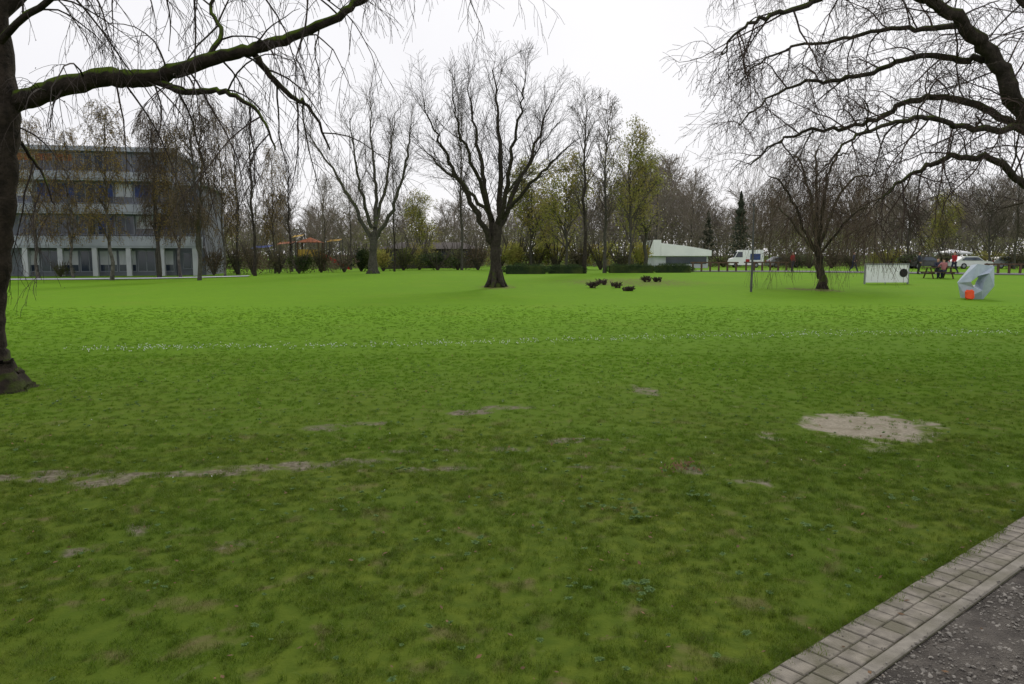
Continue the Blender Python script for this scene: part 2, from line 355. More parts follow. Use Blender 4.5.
# centre tree
gc=G(496,287); YC=gc.y
PC=dict(n=[0,0,6,4],seg=[0,5,4,3],len=[0,(1.2,3.0),(.7,1.6),(.35,.9)],r=[0,.024,.010,.0065],rmin=.0054,ang=[0,34,36,38],up=[0,.25,.1,.05],grav=[0,.03,.01,0],wig=.15,den=5,taper=.5,t0=.12)
hero('park_tree','bare broad tree standing alone in the centre of the lawn',None,gc,YC,
 [(496,287,9,0),(496,281,6.8,0),(496,268,5.6,0),(495,250,5.2,0),(496,236,5.0,0),(496,222,3,0)],
 [[(492,243,6,0),(478,214,5.2,-.6),(462,185,4,-1),(447,156,2.8,-1.4),(434,128,1.6,-1.7),(424,104,.5,-2)],
  [(494,235,6,0),(486,195,5,.5),(480,160,3.6,.9),(474,120,2.2,1.2),(468,84,.6,1.4)],
  [(497,234,6.2,0),(500,190,5.2,0),(501,150,3.8,-.2),(498,105,2.2,-.3),(494,68,.6,-.3)],
  [(499,234,5.6,0),(512,195,4.6,.8),(528,164,3.5,1.4),(541,130,2.1,1.8),(552,98,.6,2.2)],
  [(498,226,5,0),(507,185,4,-1),(514,140,2.8,-1.7),(521,104,1.6,-2.2),(526,76,.5,-2.4)],
  [(493,220,4,0),(468,190,3.2,1),(443,168,2.1,1.8),(420,148,.6,2.4)],
  [(500,220,4,0),(525,190,3.2,-1),(546,168,2.1,-1.6),(568,146,.6,-2)],
  [(492,218,4.5,0),(475,172,3.4,-1.8),(460,130,2,-2.6),(453,96,.6,-3)],
  [(497,205,3,0),(520,178,2.4,2),(538,150,1.4,2.8),(560,122,.5,3.3)]],
 PC,5,M['bark_dark'],M['bark_dark'],M['twig_dark'],.05,sub=11,rs=.52,twob=.02)

# V tree left of centre
xv=(373-512)/F*62; gv=Vector((xv,62,h(xv,62)))
PV=dict(PC); PV.update(len=[0,(1.5,3.4),(.8,2.0),(.4,1.1)],r=[0,.032,.014,.009],rmin=.0072,den=6,taper=.5)
hero('park_tree','bare tree forking low into a wide V, left of the central tree',None,gv,62,
 [(373,270,5.2,0),(373,255,3.8,0),(374,242,3.4,0),(374,232,2.5,0)],
 [[(372,242,4.5,0),(358,212,4,0),(342,185,3,.8),(325,158,2,1.2),(308,132,.6,1.5)],
  [(374,237,4.6,0),(376,200,3.8,.8),(374,165,2.7,1.2),(371,130,1.6,1.5),(372,98,.5,1.8)],
  [(375,239,4.5,0),(392,210,3.6,-.8),(402,178,2.7,-1.4),(408,148,1.6,-1.8),(413,122,.5,-2)],
  [(372,228,4,0),(360,188,2.8,-1.5),(354,152,1.8,-2.2),(350,118,.5,-2.5)],
  [(375,228,4,0),(386,185,2.8,1.8),(391,145,1.6,2.6),(396,112,.5,3)]],
 PV,8,M['bark_grey'],M['bark_grey'],M['twig_mid'],.06,sub=10,rs=.48,twob=.02)

# weeping tree right
gw=G(822,289); YW=gw.y
PW=dict(n=[0,0,7,5],seg=[0,8,6,5],len=[0,(1.3,3.0),(.8,1.8),(.5,1.2)],r=[0,.018,.008,.0055],rmin=.0046,ang=[0,60,50,45],up=[0,.1,-.2,-.4],grav=[0,-.14,-.28,-.3],wig=.16,den=5,taper=.3,leaf=(1,.022,.03))
hero('weeping_tree','rounded bare tree with drooping twigs left of the white display board',None,gw,YW,
 [(822,289,5.4,0),(822,280,4.3,0),(820,268,3.6,0),(818,252,3.1,0),(818,238,2.4,0)],
 [[(818,256,3,0),(804,228,2.6,-.5),(792,200,2.1,-.8),(780,182,1.5,-1),(768,176,.6,-1.2)],
  [(819,250,3.2,0),(830,216,2.8,.6),(843,190,2.2,1),(858,176,1.6,1.2),(872,176,.6,1.5)],
  [(817,246,3.2,0),(812,208,2.6,1),(806,178,2,1.8),(798,158,1.3,2.4),(786,154,.6,2.8)],
  [(818,246,3.2,0),(823,204,2.6,-1),(828,175,2,-1.8),(837,156,1.4,-2.4),(850,155,.6,-2.8)],
  [(817,254,2.2,0),(800,234,1.9,1.2),(786,214,1.4,2),(774,206,.6,2.6)],
  [(820,254,2.2,0),(840,230,1.9,-1.2),(856,212,1.4,-2),(870,208,.6,-2.6)],
  [(818,240,3,0),(817,195,2.4,.2),(816,162,1.6,.4),(820,142,.6,.5)]],
 PW,31,M['bark_dark'],M['bark_dark'],M['twig_weep'],.03,sub=18,rs=.6)

# ---------------- prototype trees (local, ~15 m)
def proto(name,seed,H,shape,mt,mtw,leafm=None):
    rg=random.Random(seed); root=thing(name,'x','tree',(0,0,0)); T={'br':MB(),'lf':MB()}
    tr=MB()
    if shape=='birch':
        P=dict(n=[0,0,7,5],seg=[0,6,5,5],len=[0,(.14*H,.28*H),(.07*H,.15*H),(.06*H,.13*H)],r=[0,.05,.02,.013],rmin=.0105,ang=[0,38,45,40],up=[0,.4,-.1,-.5],grav=[0,-.05,-.25,-.45],wig=.1,taper=.75,leaf=(5,.065,.06) if leafm else None)
        trunks=[(0,0,0)] if seed%2 else [(0,0,-.02),(.3,.1,.09)]; nb=24; t0=.2
    elif shape=='slim':
        P=dict(n=[0,0,6,4],seg=[0,5,4,3],len=[0,(.14*H,.27*H),(.07*H,.14*H),(.04*H,.08*H)],r=[0,.055,.022,.013],rmin=.011,ang=[0,42,40,40],up=[0,.35,.2,.1],grav=[0,.06,.03,0],wig=.1,taper=.7,leaf=(6,.11,.28) if leafm else None)
        trunks=[(0,0,0)]; nb=28; t0=.2
    elif shape=='round':
        P=dict(n=[0,0,7,5],seg=[0,6,4,3],len=[0,(.26*H,.44*H),(.12*H,.22*H),(.06*H,.11*H)],r=[0,.09,.03,.016],rmin=.014,ang=[0,50,42,40],up=[0,.35,.1,.05],grav=[0,.03,.02,0],wig=.13,taper=.55,leaf=(7,.13,.26) if leafm else None)
        trunks=[(0,0,0)]; nb=20; t0=.2
    if leafm is M['bud']: P['leaf']=(3,.06,.12)
    for (dx,dy,lean) in trunks:
        pts=[Vector((dx,dy,-.15))]; n=9
        for i in range(1,n+1): pts.append(Vector((dx+lean*H*i/n+rg.gauss(0,.09),dy+rg.gauss(0,.09),H*(.97 if shape!='round' else .8)*i/n)))
        rb=H*.0115 if shape!='birch' else H*.009
        rad=[rb*1.25]+[rb*(1-.88*i/n)+.01 for i in range(1,n+1)]
        pts,rad=smooth_path(pts,rad,3,.02,rg); tr.tube(pts,rad,8)
        spawn(T,pts,rad,1,P,rg,t0,1.0,nb)
    tr.build('trunk',mt,root,None,True)
    T['br'].build('crown',mtw,root,None,False)
    if T['lf'].f: T['lf'].build('leaves',leafm,root)
    root['H']=H; return root
PT={}
PT['b1']=proto('birch_tree',1,14,'birch',M['bark_birch'],M['twig_birch'],M['catkin'])
PT['b2']=proto('birch_tree',2,14,'birch',M['bark_grey'],M['twig_birch'],M['bud'])
PT['s1']=proto('park_tree',3,15,'slim',M['bark_dark'],M['twig_mid'])
PT['s2']=proto('park_tree',4,15,'slim',M['bark_grey'],M['twig_mid'],M['bud'])
PT['l1']=proto('spring_tree',5,13,'round',M['bark_grey'],M['twig_mid'],M['spring'])
PT['l2']=proto('spring_tree',6,14,'slim',M['bark_grey'],M['twig_mid'],M['spring'])
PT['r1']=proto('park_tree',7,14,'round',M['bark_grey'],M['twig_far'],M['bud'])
PT['r2']=proto('park_tree',8,14,'round',M['bark_grey'],M['twig_mid'])
def conifer():
    rg=random.Random(9); root=thing('conifer_tree','x','tree',(0,0,0)); t=MB(); t.tube([Vector((0,0,-.1)),Vector((0,0,12))],[.22,.03],8); t.build('trunk',M['bark_grey'],root,None,True)
    c=MB()
    for _ in range(6000):
        z=1.2+11*rg.random()**.9; r=(12.6-z)*.24*(.75+.25*math.sin(z*5))*math.sqrt(rg.random()); a=rg.random()*6.283
        c.leaf(Vector((math.cos(a)*r,math.sin(a)*r,z-r*.25)),.14,rg)
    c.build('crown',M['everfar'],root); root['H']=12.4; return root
PT['c']=conifer()
used=set()
rgp=random.Random(77)
def put(k,px,Y,top,label,wx=1.0,group=None,cat='tree'):
    g=at(px,Y); H=W(px,top,Y).z-g.z; s=H/PT[k]['H']
    if k not in used:
        used.add(k); o=PT[k]; o.location=g; o.rotation_euler=(0,0,rgp.random()*6.28); o.scale=(s*wx,s*wx,s); o['label']=label
        if group: o['group']=group
    else: dup(PT[k],g,rgp.random()*6.28,(s*wx,s*wx,s),label,group)
put('b1',113,56,108,'weeping birch with orange-brown catkins in front of the flat-roofed block',1.2)
put('b1',40,62,124,'weeping birch with brown catkins in front of the left end of the block',1.1)
put('b2',200,52,96,'twin-stemmed bare birch nearest to the lawn at the right end of the block',1.1)
put('b2',160,64,118,'slim birch between the catkin birch and the twin-stemmed birch')
put('b1',226,66,120,'brownish birch just right of the twin-stemmed birch',.85)
put('b1',75,64,134,'slim birch between the two catkin birches before the block')
put('b1',182,62,130,'yellow-brown birch just left of the twin-stemmed birch',1.1)
put('s1',256,63,104,'straight dark tree right of the block, rising clear above the shrubs',.85)
put('s2',240,72,122,'thin grey tree at the far right corner of the block',.8)
put('s2',462,78,98,'tall slender tree rising behind the left side of the central tree',.65)
put('s1',292,88,158,'small bare tree behind the orange shade sail')
put('b1',276,76,150,'small catkin birch behind the twiggy shrubs left of the playground',.9)
put('r1',326,92,175,'small round grey tree right of the playground')
put('l1',420,94,196,'low tree just coming into leaf above the dark pavilion')
put('r1',352,96,182,'pale grey tree far behind the V-forked tree')
put('l1',532,84,166,'yellow-green budding tree just right of the central trunk',1.1)
put('s1',584,60,100,'tall dark tree behind the clipped hedge, left one of a close pair')
put('s2',604,62,104,'tall grey tree behind the clipped hedge, right one of a close pair',.9)
put('l1',628,68,130,'airy tree in pale yellow-green leaf behind the row of log stumps',.8)
put('l1',565,80,160,'low spreading tree in yellow-green leaf between central tree and dark pair',1.1)
put('l2',644,78,158,'small yellow-green tree above the right end of the clipped hedges',1.5)
put('r1',655,112,160,'broad grey-brown tree behind the white hall')
put('r1',690,118,178,'grey-brown round tree above the right end of the white hall')
put('c',738,112,190,'dark narrow evergreen rising above the white van')
put('c',706,120,210,'smaller dark evergreen left of the narrow evergreen',1.2)
put('r1',768,108,180,'grey tree behind the low rail, right of the evergreens')
put('r1',872,100,176,'grey round tree behind the white display board')
put('r2',905,92,172,'bare grey tree with forked crown right of the display board')
put('l1',940,104,196,'hazy tree with a green tint behind the picnic table')
put('r2',985,88,178,'bare tree right behind the angular sculpture')
put('s2',1012,84,180,'slim bare tree at the right edge beside the parked cars')
put('r1',1035,94,174,'broad brown tree cut by the right edge of the photo')
put('r2',-10,78,120,'bare tree at the far left edge behind the foreground trunk')
put('s1',395,72,135,'thin dark tree just right of the V-forked tree',.6)

# ---------------- scatter by geometry nodes
def gn_scatter(name,label,cat,kind,pts,scl,meshes,tilt=.12,host_mat=None):
    col=bpy.data.collections.new(name+'_source')
    for m in meshes: col.objects.link(bpy.data.objects.new(name+'_piece',m))
    me=bpy.data.meshes.new(name); me.from_pydata(pts,[],[])
    a=me.attributes.new('scl','FLOAT','POINT'); a.data.foreach_set('value',scl)
    o=bpy.data.objects.new(name,me); C.objects.link(o); tag(o,label,cat,None,kind)
    ng=bpy.data.node_groups.new(name+'_nodes','GeometryNodeTree')
    ng.interface.new_socket('Geometry',in_out='INPUT',socket_type='NodeSocketGeometry'); ng.interface.new_socket('Geometry',in_out='OUTPUT',socket_type='NodeSocketGeometry')
    N=ng.nodes; L=ng.links
    gi=N.new('NodeGroupInput'); go=N.new('NodeGroupOutput'); ci=N.new('GeometryNodeCollectionInfo'); ip=N.new('GeometryNodeInstanceOnPoints')
    ci.inputs['Collection'].default_value=col; ci.inputs['Separate Children'].default_value=True; ci.inputs['Reset Children'].default_value=True
    rv=N.new('FunctionNodeRandomValue'); rv.data_type='FLOAT_VECTOR'; rv.inputs[0].default_value=(-tilt,-tilt,0); rv.inputs[1].default_value=(tilt,tilt,6.283)
    na=N.new('GeometryNodeInputNamedAttribute'); na.data_type='FLOAT'; na.inputs['Name'].default_value='scl'
    L.new(gi.outputs[0],ip.inputs['Points']); L.new(ci.outputs[0],ip.inputs['Instance']); ip.inputs['Pick Instance'].default_value=True
    L.new(rv.outputs[0],ip.inputs['Rotation']); L.new(na.outputs['Attribute'],ip.inputs['Scale']); L.new(ip.outputs[0],go.inputs[0])
    md=o.modifiers.new('scatter','NODES'); md.node_group=ng
    return o
def fartree(seed):
    rg=random.Random(seed); T={'br':MB(),'lf':MB()}
    P=dict(n=[0,0,7,5],seg=[0,4,3,2],len=[0,(3.2,6.0),(1.4,2.8),(.8,1.5)],r=[0,.10,.045,.03],rmin=.025,ang=[0,45,42,40],up=[0,.35,.1,.05],grav=[0,.04,.02,0],wig=.14,taper=.5)
    pts=[Vector((rg.gauss(0,.15),rg.gauss(0,.15),12*i/6)) for i in range(7)]; rad=[.22,.2,.17,.15,.12,.09,.04]
    T['br'].tube(pts,rad,5); spawn(T,pts,rad,1,P,rg,.12,1,22)
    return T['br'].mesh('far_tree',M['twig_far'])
rg=random.Random(3)
topl=[(-200,185),(0,190),(240,194),(300,200),(420,204),(500,196),(620,172),(660,160),(720,182),(800,192),(900,186),(1024,180),(1300,175)]
def topat(px):
    for (a,b),(c,d) in zip(topl,topl[1:]):
        if a<=px<=c: return b+(d-b)*(px-a)/(c-a)
    return 190
pts=[];scl=[]
for i in range(240):
    px=-180+1400*(i+rg.random())/240; Y=rg.uniform(118,165); g=at(px,Y); H=W(px,topat(px)+rg.uniform(-4,34),Y).z-g.z
    pts.append(tuple(g)); scl.append(max(.3,H/14.5))
gn_scatter('distant_wood','grey-brown leafless wood closing the view behind the park','wood','stuff',pts,scl,[fartree(s) for s in (51,52,53)],.04)

# ---------------- shrubs
def cloud(mb,c,dx,dy,dz,n,size,rg,box=False):
    for _ in range(n):
        p=Vector((rg.gauss(0,1),rg.gauss(0,1),rg.gauss(0,1))).normalized()*rg.uniform(.55,1.05)
        p*=.82+.35*noise.noise(p*1.9+Vector((c[0]*.1+7,c[1],c[2])))
        mb.leaf(Vector((c[0]+p.x*dx,c[1]+p.y*dy,c[2]+p.z*dz)),size*rg.uniform(.6,1.3),rg)
def shrub_proto(name,seed,m,n,size,lobes):
    rg=random.Random(seed); root=thing(name,'x','shrub',(0,0,0)); mb=MB(); st=MB()
    for _ in range(lobes):
        c=(rg.uniform(-.6,.6),rg.uniform(-.4,.4),rg.uniform(.35,.95)); cloud(mb,c,.5,.45,.5,n//lobes,size,rg)
    for _ in range(26):
        a=rg.random()*6.28; st.tube([Vector((0,0,-.05)),Vector((math.cos(a)*.3,math.sin(a)*.3,.6)),Vector((math.cos(a)*.75,math.sin(a)*.6,1.3+rg.random()*.5))],[.03,.02,.008],4)
    mb.build('foliage',m,root); st.build('stem',M['twig_mid'],root); return root
SH={'g':shrub_proto('green_shrub',1,M['ever'],2600,.05,7),'b':shrub_proto('brown_shrub',2,M['brownshrub'],1500,.05,7),'y':shrub_proto('yellow_green_shrub',3,M['spring'],1500,.05,7),'t':shrub_proto('bare_shrub',4,M['bud'],1500,.04,7)}
us=set()
def shrub(k,px,Y,wpx,top,label,group=None):
    g=at(px,Y); w=wpx*Y/F/2.1; H=(W(px,top,Y).z-g.z)/1.5
    if k not in us: us.add(k); o=SH[k]; o.location=g; o.rotation_euler=(0,0,rgp.random()*6.28); o.scale=(w,w,H); o['label']=label
    else: o=dup(SH[k],g,rgp.random()*6.28,(w,w,H),label)
    if group: o['group']=group
GB='shrubs in the belt behind the lawn'
names={'g':'dark green','b':'brownish','y':'yellow-green','t':'bare twiggy'}
row=[('b',62,66,30,262),('t',215,70,36,244),('b',238,72,36,242),('t',254,70,38,240),('b',280,74,40,244),('g',300,72,38,252),('b',322,76,40,242),('t',345,74,40,248),('g',362,78,40,246),('y',384,76,44,244),('b',404,80,46,242),('y',420,84,44,238),('g',438,78,44,250),('b',458,80,46,244),('t',478,80,44,240),('y',500,84,44,242),('y',516,86,50,236),('b',536,86,50,242),('y',556,86,54,232),('b',580,84,50,240),('y',600,84,50,238),('b',620,80,46,246),('y',640,84,44,236),('b',722,104,36,254),('b',790,98,40,250),('g',808,94,42,252),('b',830,96,48,246),('b',850,94,40,248),('y',886,94,44,246),('g',914,90,40,252),('b',945,92,44,248),('y',985,90,44,248),('b',1020,88,48,246)]
for i,(k,px,Y,w,top) in enumerate(row):
    near_=('in front of the flat-roofed block' if px<205 else 'beside the playground' if px<350 else 'below the dark pavilion' if px<490 else 'behind the clipped hedge' if px<645 else 'near the white hall and van' if px<760 else 'behind the display board' if px<900 else 'beside the parked cars')
    shrub(k,px,Y,w,top,f'{names[k]} shrub {near_}',GB)
rg=random.Random(6); mb=MB()
for _ in range(60000):
    px=rg.uniform(-150,1180); Y=rg.uniform(106,124); g=at(px,Y); hh=5.2+4.0*noise.noise(Vector((g.x*.12,Y*.1,0)))
    mb.leaf(g+Vector((0,0,max(0,rg.random()**1.3*hh))),.17,rg)
for _ in range(40000):
    px=rg.uniform(-150,1180); Y=rg.uniform(126,160); g=at(px,Y); hh=7.5+4.5*noise.noise(Vector((g.x*.09,Y*.06,4)))
    mb.leaf(g+Vector((0,0,max(0,rg.random()**1.15*hh))),.26,rg)
tag(mb.build('undergrowth',M['underg']),'tangled brown and green undergrowth along the foot of the distant wood','undergrowth',None,'stuff')
def hedge(px0,px1,Y,top,label,dep=1.2):
    a=at(px0,Y); b=at(px1,Y); mid=(a+b)/2; root=thing('clipped_hedge',label,'hedge',mid,0,None); H=W((px0+px1)/2,top,Y).z-mid.z; w=(b.x-a.x)/2
    rg=random.Random(px0); mb=MB(); n=max(2,int(w*2/.42)); c=MB()
    for k in range(n+1):
        x=-w+2*w*k/n; hh=H*rg.uniform(.85,1.06)*(.75 if k in (0,n) else 1)
        cloud(mb,(x,0,hh*.5),.5,dep/2,hh*.52,620,.045,rg)
    c.box(-w,w,-dep*.3,dep*.3,-.1,H*.68)  # unseen filler box added inside the foliage in place of stems
    mb.build('foliage',M['hedge'],root); c.build('stem',M['ever'],root)
hedge(506,545,59,262,'low clipped hedge right beside the central tree trunk')
hedge(549,582,60,263,'low clipped hedge between the central tree and the dark pair of trees')
hedge(609,652,62,262,'clipped hedge behind the log stumps')
hedge(656,689,63,262,'clipped hedge at the right end of the hedge row')

# ---------------- ground
bare=[(862,428,46,11,.72),(835,425,22,7,.5),(905,424,28,7,.5),(880,420,26,6,.46),(870,440,20,4,.42),(770,437,9,4,.45),(105,482,26,6,.6),(20,480,40,4,.5),(70,474,32,3.5,.48),(150,475,42,3.6,.54),(205,473,45,3.6,.52),(255,469,45,3.4,.52),(310,465,45,3.2,.5),(365,461,36,2.6,.42),(430,452,36,2.6,.36),(325,428,20,3,.5),(365,424,18,2.2,.42),(470,413,26,2.6,.52),(510,408,28,2.2,.42),(570,441,36,2.6,.44),(645,391,12,6,.5),(690,470,14,6,.42),(75,552,12,4,.6),(52,570,8,3,.46),(620,440,18,2.5,.34),(415,592,20,8,.36),(40,590,45,10,.28),(150,530,40,7,.28),(750,484,36,5,.36),(880,448,26,4,.36),(240,546,36,5,.3),(600,470,36,4,.3),(420,470,50,3,.36),(520,450,36,3,.34)]
BL=[]
for px,py,rx,ry,s in bare:
    g=G(px,py); BL.append((g.x,g.y,rx*g.y/F,g.y*g.y/(F*CH)*ry,s))
for px,py,rx,ry,s in [(630,282,60,3.5,.42),(497,287,15,1.8,.55),(822,290,14,1.4,.55),(797,289,10,1,.55)]:
    g=G(px,py); g0=G(px,py-ry); g1=G(px,py+ry); BL.append((g.x,g.y,rx*g.y/F,abs(g0.y-g1.y)/2,s))
def bareness(x,y):
    b=0
    for cx,cy,rx,ry,s in BL:
        d=((x-cx)/rx)**2+((y-cy)/ry)**2
        if d<2.8: b=max(b,s*min(1,1.2*(1-d/2.8)))
    return b
ys=[-40,-20,-10,-5,-2,0,1]; y=2.0
while y<12: ys.append(y); y+=.07
st=.09
while y<1800: ys.append(y); st*=1.045; y+=st
xs=[]; x=0.0
while x<8: xs.append(x); x+=.08
st=.1
while x<1500: xs.append(x); st*=1.075; x+=st
xs=[-v for v in reversed(xs[1:])]+xs
nx=len(xs); V=[];B=[]
for y in ys:
    for x in xs: V.append((x,y,h(x,y))); B.append(bareness(x,y) if abs(x)<60 and y<80 else 0)
Fc=[(j*nx+i,j*nx+i+1,(j+1)*nx+i+1,(j+1)*nx+i) for j in range(len(ys)-1) for i in range(nx-1)]
me=bpy.data.meshes.new('lawn'); me.from_pydata(V,[],Fc); a=me.attributes.new('bare','FLOAT','POINT'); a.data.foreach_set('value',B)
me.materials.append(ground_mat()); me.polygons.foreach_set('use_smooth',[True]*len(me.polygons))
o=bpy.data.objects.new('lawn',me); C.objects.link(o); tag(o,'wide green lawn with worn bare patches','lawn',None,'structure')

# ---------------- path edge, lower right
A=G(745,690); Bp=G(1024,519); A.z=Bp.z=0
dr=(Bp-A).normalized(); pr=Vector((dr.y,-dr.x,0))
def side(x,y): return (Vector((x,y,0))-A).dot(pr)
def block_row(name,label,m,rows,gap,bev,zoff,jit,s0=-2.5,s1=9):
    mb=MB(); rg=random.Random(4)
    for y0b,y1b,pitch,off in rows:
        s=s0+off
        while s<s1:
            c=A+dr*s; z=h(c.x,c.y); j=rg.gauss(0,jit*.5); n0=len(mb.v)
            x0,x1=s,s+pitch-gap; y0,y1=y0b+j,y1b+j; zt=zoff+z+rg.gauss(0,jit*.5); b=bev; k0=rg.gauss(0,jit*.5)
            ring=[(x0,y0,zt-.08),(x1,y0,zt-.08),(x1,y1,zt-.08),(x0,y1,zt-.08),(x0,y0,zt-b),(x1,y0,zt-b),(x1,y1,zt-b),(x0,y1,zt-b),(x0+b,y0+b,zt),(x1-b,y0+b,zt),(x1-b,y1-b,zt),(x0+b,y1-b,zt)]
            for q in ring:
                p=A+dr*(q[0]+k0)+pr*q[1]; mb.v.append((p.x,p.y,q[2]+rg.gauss(0,jit*.12)))
            for k in range(4):
                k2=(k+1)%4; mb.f.append((n0+k,n0+k2,n0+4+k2,n0+4+k)); mb.f.append((n0+4+k,n0+4+k2,n0+8+k2,n0+8+k))
            mb.f.append((n0+8,n0+9,n0+10,n0+11)); s+=pitch
    tag(mb.build(name,m),label,'edging',None,'structure')
block_row('brick_edging','double row of weathered paving bricks edging the gravel path',M['brick'],[(0,.105,.098,0),(.111,.213,.098,.049)],.007,.004,.018,.002)
block_row('kerb','narrow concrete kerb strip between bricks and gravel',M['kerb'],[(.220,.280,.99,0)],.006,.006,.022,.001)
mb=MB()
for i in range(231):
    s=-2.5+.05*i
    for t in (-.004,.285):
        p=A+dr*s+pr*t; mb.v.append((p.x,p.y,h(p.x,p.y)+.012))
for i in range(230): a=i*2; mb.f.append((a,a+1,a+3,a+2))
tag(mb.build('joint_bed',M['joint']),'sandy bed showing in the joints between the bricks','bed',None,'structure')
mb=MB(); NS,NT=150,40
for i in range(NS+1):
    for j in range(NT+1):
        s=-2.5+11.5*i/NS; t=.27+ (4.0*(j/NT)**1.6); p=A+dr*s+pr*t
        zz=h(p.x,p.y)+.006+ (.012*noise.noise(Vector((p.x*5,p.y*5,1))) if t>.3 else 0)
        mb.v.append((p.x,p.y,max(zz,h(p.x,p.y)+.004)))
for i in range(NS):
    for j in range(NT):
        a=i*(NT+1)+j; mb.f.append((a,a+1,a+NT+2,a+NT+1))
tag(mb.build('gravel_path',M['gravel'],None,None,True),'dark gravel path in the lower right corner','path',None,'structure')
def stone(seed):
    bm=bmesh.new(); bmesh.ops.create_icosphere(bm,subdivisions=1,radius=1); rg=random.Random(seed)
    for v in bm.verts: v.co*=rg.uniform(.75,1.15); v.co.z*=.6
    me=bpy.data.meshes.new('stone'); bm.to_mesh(me); bm.free(); me.materials.append(M['pebble']); return me
rg=random.Random(12); pts=[];scl=[]
for _ in range(24000):
    s=rg.uniform(-1.0,4.5); t=.27+rg.random()**1.3*1.7; p=A+dr*s+pr*t
    if t<.29 and rg.random()<.6: continue
    if noise.noise(Vector((p.x*3,p.y*3,9)))>-.32:
        pts.append((p.x,p.y,h(p.x,p.y)+(.008 if t>.284 else .024))); scl.append(.0022+.010*rg.random()**4)
for _ in range(300):
    s=rg.uniform(-1,5); t=rg.uniform(0,.28); p=A+dr*s+pr*t; pts.append((p.x,p.y,h(p.x,p.y)+.020)); scl.append(rg.uniform(.0015,.0045))
gn_scatter('loose_pebbles','loose pebbles and grit strewn over the gravel path','pebbles','stuff',pts,scl,[stone(s) for s in range(4)],.5)

# ---------------- grass
gm=grass_mat()
def tuft(seed,n,rad,hh,w):
    rg=random.Random(seed); mb=MB()
    for _ in range(n):
        a=rg.random()*6.283; r=rad*math.sqrt(rg.random()); x,y=math.cos(a)*r,math.sin(a)*r
        H=hh*rg.uniform(.4,1.15); b=rg.random()*6.283; bend=rg.uniform(.3,1.4)*H; dx,dy=math.cos(b),math.sin(b); f=rg.random()*6.283
        wx,wy=math.cos(f)*w*.5,math.sin(f)*w*.5; k=len(mb.v)
        mb.v+=[(x-wx,y-wy,-.005),(x+wx,y+wy,-.005),(x+dx*bend*.35+wx*.8,y+dy*bend*.35+wy*.8,H*.6),(x+dx*bend*.35-wx*.8,y+dy*bend*.35-wy*.8,H*.6),(x+dx*bend,y+dy*bend,H)]
        mb.f+=[(k,k+1,k+2,k+3),(k+3,k+2,k+4)]
    return mb.mesh('grass_tuft',gm)
rg=random.Random(21); pts=[];scl=[]
def addgrass(y0,y1,den,s0,s1):
    area=(y1*y1-y0*y0)*.72+ (y1-y0)*1.0; n=int(area*den)
    for _ in range(n):
        y=math.sqrt(rg.uniform(y0*y0,y1*y1)); x=rg.uniform(-1,1)*(.72*y+.5)
        if side(x,y)>-.015 and y<12: continue
        if y>y1-(y1-y0)*.35 and y1>20 and rg.random()<(y-(y1-(y1-y0)*.35))/((y1-y0)*.35): continue
        b=bareness(x,y)
        nz=.5+.5*noise.noise(Vector((x*3.5,y*3.5,2)))+.3*noise.noise(Vector((x*11,y*11,2)))
        if b>.08 and b+nz*.6>.72 and rg.random()<.85: continue
        cl=.5+.5*noise.noise(Vector((x*3.7,y*3.7,8)))+.25*noise.noise(Vector((x*12,y*12,4)))
        k=1-sm(4,10,y)
        if rg.random()>.7+.5*cl*k+.3*(1-k): continue
        pts.append((x,y,h(x,y))); scl.append(rg.uniform(s0,s1)*(.75+.4*cl*k+.18*(1-k)))
addgrass(2.2,7,320,.42,.85); addgrass(7,13,140,.45,.75); addgrass(13,27,40,.55,.85)
for _ in range(420):
    s=rg.uniform(-1,6); p=A+dr*s+pr*rg.gauss(-.02,.02); pts.append((p.x,p.y,h(p.x,p.y)+.01)); scl.append(rg.uniform(.35,.8))
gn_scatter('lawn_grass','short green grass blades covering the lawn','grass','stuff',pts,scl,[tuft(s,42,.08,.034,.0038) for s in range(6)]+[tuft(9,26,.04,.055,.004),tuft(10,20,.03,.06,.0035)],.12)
print('grass pts',len(pts))
def rosette(seed):
    rg=random.Random(seed); mb=MB()
    for k in range(12):
        a=k*.55+rg.random()*.3; L_=rg.uniform(.02,.035); d=Vector((math.cos(a),math.sin(a),0)); w=Vector((-d.y,d.x,0))*.008; up=rg.uniform(.1,.6)
        n=len(mb.v); m_=d*L_*.55+Vector((0,0,.020+up*.02)); t=d*L_+Vector((0,0,.018+up*.015))
        mb.v+=[(0,0,.01),tuple(m_+w),tuple(t),tuple(m_-w)]; mb.f.append((n,n+1,n+2,n+3))
    return mb.mesh('weed_rosette',M['weed'])
pts=[];scl=[]
def clump(px,py,n,r):
    g=G(px,py)
    for _ in range(n):
        x,y=g.x+rg.gauss(0,r),g.y+rg.gauss(0,r)
        if side(x,y)<-.05: pts.append((x,y,h(x,y)+.014)); scl.append(rg.uniform(.4,1.0))
for c in [(638,592,9,.05),(610,505,9,.10),(628,518,7,.07),(452,550,8,.09),(548,533,6,.06),(480,508,6,.08),(700,500,5,.08),(60,405,8,.15),(820,530,6,.06),(575,595,4,.05),(360,505,5,.1),(250,440,7,.15),(900,500,7,.1),(405,470,6,.1),(560,470,6,.1)]: clump(*c)
for _ in range(900):
    y=math.sqrt(rg.uniform(7,140)); x=rg.uniform(-.7,.7)*y
    if side(x,y)<-.05: pts.append((x,y,h(x,y)+.008)); scl.append(rg.uniform(.3,.8))
gn_scatter('lawn_weeds','small broad-leaved weeds growing in the lawn','weeds','stuff',pts,scl,[rosette(s) for s in range(3)],.2)
mb=MB()
